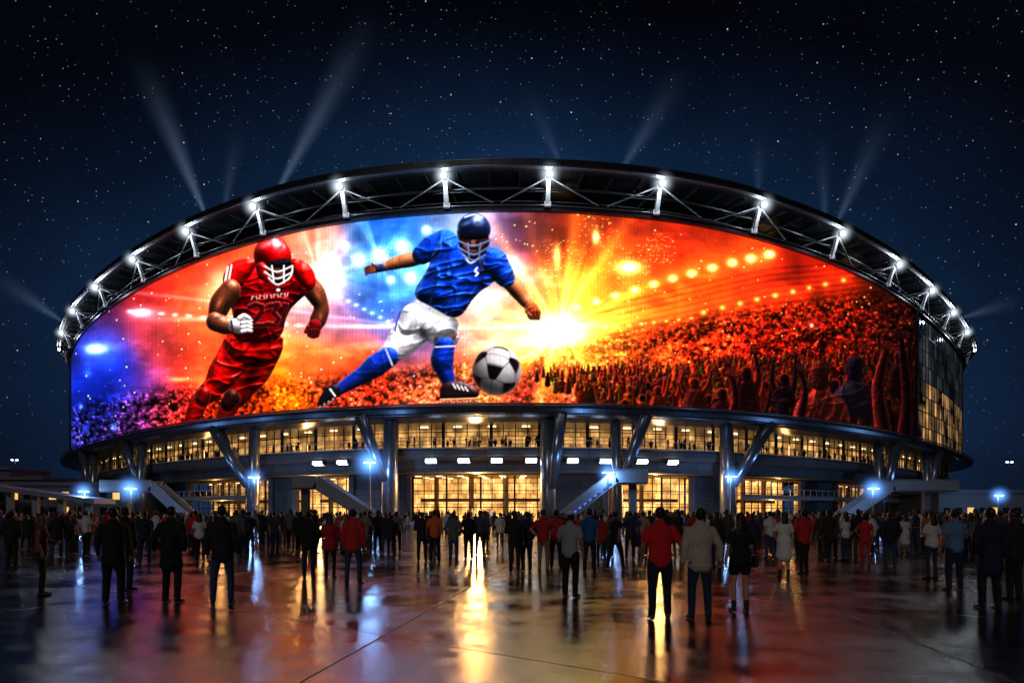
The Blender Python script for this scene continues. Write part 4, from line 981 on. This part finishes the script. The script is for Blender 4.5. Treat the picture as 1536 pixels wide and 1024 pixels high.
for (px,fy,g,i,tp,bt_) in mid:
    place((tm if g=='m' else tf)[i],'man' if g=='m' else 'woman',px,fy,1.76+random.uniform(-.05,.05) if g=='m' else 1.67+random.uniform(-.04,.04),tp,bt_,skin=random.choice((0,1,1,2,3)),rot=random.uniform(-.45,.45),hair=random.choice(((20,15,12),(30,22,16),(50,34,22),(14,12,12))))
crowd=empty('crowd',(0,0,0))
lm=[pm('c1',voxel=.03,hands=False,bottom='jeans'),pm('c2',voxel=.03,hands=False,top='jacket',armL='pocket',armR='pocket'),pm('c3',voxel=.03,hands=False,top='jacket',armL='front',armR='down',stride=.12),
    pm('c4',voxel=.03,hands=False,female=True,hair='long',bottom='slim',armR='front'),pm('c5',voxel=.03,hands=False,female=True,hair='long',top='dress',bottom='skirt'),pm('c6',voxel=.03,hands=False,top='tshirt',armL='hip',armR='phone'),
    pm('c7',voxel=.03,hands=False,armL='raised',armR='down'),pm('c8',voxel=.03,hands=False,top='coat',armL='down',armR='swingf',stride=.2,bulk=1.08),pm('c9',voxel=.03,hands=False,female=True,hair='bun',top='jacket',armL='front',armR='front',bottom='slim')]
tops=[BK,BK,NV,(30,30,36),(24,24,30),GR,WHT,WHT,WHT,(150,30,30),(190,24,28),(40,60,110),(120,110,100),(60,62,70),(24,30,50),(70,40,36),(170,80,40)]
bots=[BK,BK,DJ,JN,(30,30,36),(60,56,52)]
placed=[]; cnt=0; tries=0
while cnt<740 and tries<20000:
    tries+=1
    a=random.random()
    fpx=random.uniform(20.5,33) if a<.68 else random.uniform(33,66)
    px=random.uniform(-30,1566)
    if fpx>32 and 560<px<1000 and random.random()<.5: continue
    if fpx>26 and 600<px<770 and random.random()<.7: continue
    Y=1.65*1024/fpx; X=(px-768)/1024*Y
    if any((X-x)**2+(Y-y)**2<.36 for x,y in placed): continue
    placed.append((X,Y)); cnt+=1
    i=random.choice((0,0,1,1,2,3,3,4,5,5,6,7,7,8,8))
    if i==6 and random.random()<.6:i=1
    place(lm[i],'bystander',0,0,random.uniform(1.56,1.88),random.choice(tops),random.choice(bots),skin=random.choice((0,1,2,3)),rot=random.gauss(0,.9),parent=crowd,xy=(X,Y),wd=random.uniform(.92,1.1))
for i in range(170):
    s=random.uniform(-1.1,1.1)*D; q=pos(s,-random.uniform(2.7,3.0) if random.random()<.3 else -random.uniform(4,7),10.63)
    place(random.choice(lm[:6]),'spectator',0,0,random.uniform(1.55,1.8),BK,BK,skin=2,rot=math.pi+random.gauss(0,.8),parent=crowd,xy=(q.x,q.y),z=10.63)
for i in range(80):
    a,c=random.choice(ints[2:6]); s=random.uniform(a,c)*D; q=pos(s,-random.uniform(5,12),.48)
    place(random.choice(lm[:6]),'spectator',0,0,random.uniform(1.6,1.85),random.choice(tops),BK,skin=2,rot=random.gauss(0,1),parent=crowd,xy=(q.x,q.y),z=.48 if -.2<s/D<.4 else 0)
print('people',time.time()-T0)

# ------------------------------------------------------------------ ground
m,nt,out=new_mat('wet_paving'); N=nt.nodes;Lk=nt.links
def mth(op,a,b=None,c=None,clamp=False):
    n=N.new('ShaderNodeMath'); n.operation=op; n.use_clamp=clamp
    for i,v in enumerate((a,b,c)):
        if v is None: continue
        if isinstance(v,(int,float)): n.inputs[i].default_value=v
        else: Lk.new(v,n.inputs[i])
    return n.outputs[0]
p=N.new('ShaderNodeBsdfPrincipled'); Lk.new(p.outputs[0],out.inputs[0])
tc=N.new('ShaderNodeTexCoord'); sp=N.new('ShaderNodeSeparateXYZ'); Lk.new(tc.outputs['Object'],sp.inputs[0]); x,y=sp.outputs[0],sp.outputs[1]
a=mth('ADD',mth('SUBTRACT',x,mth('MULTIPLY',y,.13)),2.94+700); bq=mth('ADD',mth('ADD',y,mth('MULTIPLY',x,.79)),-7.9+900)
la=mth('PINGPONG',a,3.5); lb=mth('PINGPONG',bq,4.5)
jo=mth('LESS_THAN',mth('MINIMUM',la,lb),.018)
def noise(sc,det=4,rough=.5):
    n=N.new('ShaderNodeTexNoise'); n.inputs['Scale'].default_value=sc; n.inputs['Detail'].default_value=det; n.inputs['Roughness'].default_value=rough; Lk.new(tc.outputs['Object'],n.inputs['Vector']); return n.outputs['Fac']
n1=noise(.35,5,.6); n2=noise(14,4,.65); n3=noise(70,3,.6); n4=noise(1.6,4,.6)
cr=N.new('ShaderNodeMix'); cr.data_type='RGBA'; cr.inputs['A'].default_value=(.006,.006,.006,1); cr.inputs['B'].default_value=(.045,.037,.030,1)
Lk.new(mth('MULTIPLY_ADD',n4,.5,mth('MULTIPLY',n3,.5)),cr.inputs['Factor'])
dk=N.new('ShaderNodeMix'); dk.data_type='RGBA'; dk.inputs['B'].default_value=(.002,.002,.002,1); Lk.new(cr.outputs['Result'],dk.inputs['A']); Lk.new(jo,dk.inputs['Factor']); Lk.new(dk.outputs['Result'],p.inputs['Base Color'])
wet=N.new('ShaderNodeMapRange'); wet.inputs['From Min'].default_value=.42; wet.inputs['From Max'].default_value=.58; wet.inputs['To Min'].default_value=0; wet.inputs['To Max'].default_value=1
Lk.new(mth('MULTIPLY_ADD',n1,.6,mth('MULTIPLY',n4,.4)),wet.inputs['Value'])
rg=mth('MULTIPLY_ADD',wet.outputs[0],.17,.09); Lk.new(mth('ADD',rg,mth('MULTIPLY',jo,.5)),p.inputs['Roughness'])
p.inputs['IOR'].default_value=2.9
b1=N.new('ShaderNodeBump'); b1.inputs['Distance'].default_value=.02
Lk.new(mth('MULTIPLY_ADD',wet.outputs[0],.16,.13),b1.inputs['Strength'])
Lk.new(mth('SUBTRACT',mth('MULTIPLY_ADD',n2,.4,mth('MULTIPLY',n3,.4)),mth('MULTIPLY',jo,1.5)),b1.inputs['Height']); Lk.new(b1.outputs[0],p.inputs['Normal'])
mk('ground',[(-3000,-500,0),(3000,-500,0),(3000,4000,0),(-3000,4000,0)],[(0,1,2,3)],m)

# ------------------------------------------------------------------ world
w=bpy.data.worlds.new('World'); scn.world=w; w.use_nodes=True; nt=w.node_tree; N=nt.nodes; Lk=nt.links
for n in list(N): N.remove(n)
wo=N.new('ShaderNodeOutputWorld'); tc=N.new('ShaderNodeTexCoord'); G=tc.outputs['Generated']
def vm(op,a,b=None):
    n=N.new('ShaderNodeVectorMath'); n.operation=op
    Lk.new(a,n.inputs[0])
    if b is not None:
        if isinstance(b,tuple): n.inputs[1].default_value=b
        else: Lk.new(b,n.inputs[1])
    return n
sky=N.new('ShaderNodeTexSky'); sky.sky_type='NISHITA'; sky.sun_disc=False; sky.sun_elevation=math.radians(2); sky.sun_rotation=math.radians(180)
bgs=N.new('ShaderNodeBackground'); Lk.new(sky.outputs[0],bgs.inputs[0]); bgs.inputs[1].default_value=.0001
sx=N.new('ShaderNodeSeparateXYZ'); Lk.new(G,sx.inputs[0])
dd=mth('SQRT',mth('ADD',mth('POWER',mth('DIVIDE',mth('ABSOLUTE',sx.outputs[0]),.72),2.0),mth('POWER',mth('DIVIDE',mth('ABSOLUTE',mth('SUBTRACT',sx.outputs[2],.16)),.44),2.0)))
g=mth('MULTIPLY',mth('POWER',mth('SUBTRACT',1.0,dd,None,True),1.5),mth('GREATER_THAN',sx.outputs[1],0.0))
el=mth('POWER',mth('SUBTRACT',1.0,mth('ABSOLUTE',sx.outputs[2]),None,True),5.0)
c1=N.new('ShaderNodeMix'); c1.data_type='RGBA'; c1.inputs['A'].default_value=(.0010,.0015,.0036,1); c1.inputs['B'].default_value=(.02,.085,.25,1); Lk.new(g,c1.inputs['Factor'])
c2=N.new('ShaderNodeMix'); c2.data_type='RGBA'; c2.blend_type='ADD'; c2.inputs['B'].default_value=(.0015,.003,.008,1); Lk.new(el,c2.inputs['Factor']); Lk.new(c1.outputs['Result'],c2.inputs['A'])
nzz=N.new('ShaderNodeTexNoise'); nzz.inputs['Scale'].default_value=3.5; nzz.inputs['Detail'].default_value=6; Lk.new(G,nzz.inputs['Vector'])
c3=vm('SCALE',c2.outputs['Result']); Lk.new(mth('MULTIPLY_ADD',nzz.outputs['Fac'],1.8,.1),c3.inputs['Scale'])
def stars(scale,thr,gain,pw):
    v=N.new('ShaderNodeTexVoronoi'); v.inputs['Scale'].default_value=scale; Lk.new(G,v.inputs['Vector'])
    mr=N.new('ShaderNodeMapRange'); mr.inputs['From Min'].default_value=thr; mr.inputs['From Max'].default_value=thr*.3; Lk.new(v.outputs['Distance'],mr.inputs['Value'])
    s=N.new('ShaderNodeSeparateColor'); Lk.new(v.outputs['Color'],s.inputs[0])
    return mth('MULTIPLY',mr.outputs[0],mth('MULTIPLY',mth('POWER',s.outputs[0],pw),gain))
st=mth('ADD',stars(80,.075,1.4,4.0),stars(170,.12,.5,2.2))
up=mth('MULTIPLY',sx.outputs[2],4.0,None,True)
sc=N.new('ShaderNodeCombineColor'); Lk.new(mth('MULTIPLY',mth('MULTIPLY',st,up),.8),sc.inputs[0]); Lk.new(mth('MULTIPLY',mth('MULTIPLY',st,up),.88),sc.inputs[1]); Lk.new(mth('MULTIPLY',st,up),sc.inputs[2])
ad=vm('ADD',c3.outputs[0],sc.outputs[0])
bg=N.new('ShaderNodeBackground'); Lk.new(ad.outputs[0],bg.inputs[0]); bg.inputs[1].default_value=1
ash=N.new('ShaderNodeAddShader'); Lk.new(bg.outputs[0],ash.inputs[0]); Lk.new(bgs.outputs[0],ash.inputs[1]); Lk.new(ash.outputs[0],wo.inputs[0])

# ------------------------------------------------------------------ lights
sl=bpy.data.lights.new('fill_sun','SUN'); sl.energy=.24; sl.angle=math.radians(6); sl.color=(1,.93,.88); so=bpy.data.objects.new('fill_sun',sl); so.rotation_euler=(math.radians(62),0,math.radians(-14)); COL.objects.link(so)  # unseen fill light from behind the camera, added to brighten people's clothing
for (s,e) in ((-.37,4500),(-.06,10000),(.25,4500),(-.65,2000),(.55,2000)):
    l=bpy.data.lights.new('soffit_light','AREA'); l.shape='RECTANGLE'; l.size=12; l.size_y=1.0; l.energy=e; l.color=(1,.48,.14)
    o=bpy.data.objects.new('soffit_light',l); o.location=pos(s*D,-5.5,6.9); t=pos(s*D,14,0)
    o.rotation_mode='QUATERNION'; o.rotation_quaternion=(t-o.location).to_track_quat('-Z','X'); COL.objects.link(o); o.parent=stad
# ------------------------------------------------------------------ camera
cam=bpy.data.cameras.new('camera'); cam.lens=24; cam.sensor_width=36; cam.shift_y=(770-512)/1536; cam.clip_end=6000; cam.clip_start=.1
co=bpy.data.objects.new('camera',cam); co.location=(0,0,1.65); co.rotation_euler=(math.radians(90),0,0); COL.objects.link(co); scn.camera=co
print('done',time.time()-T0)
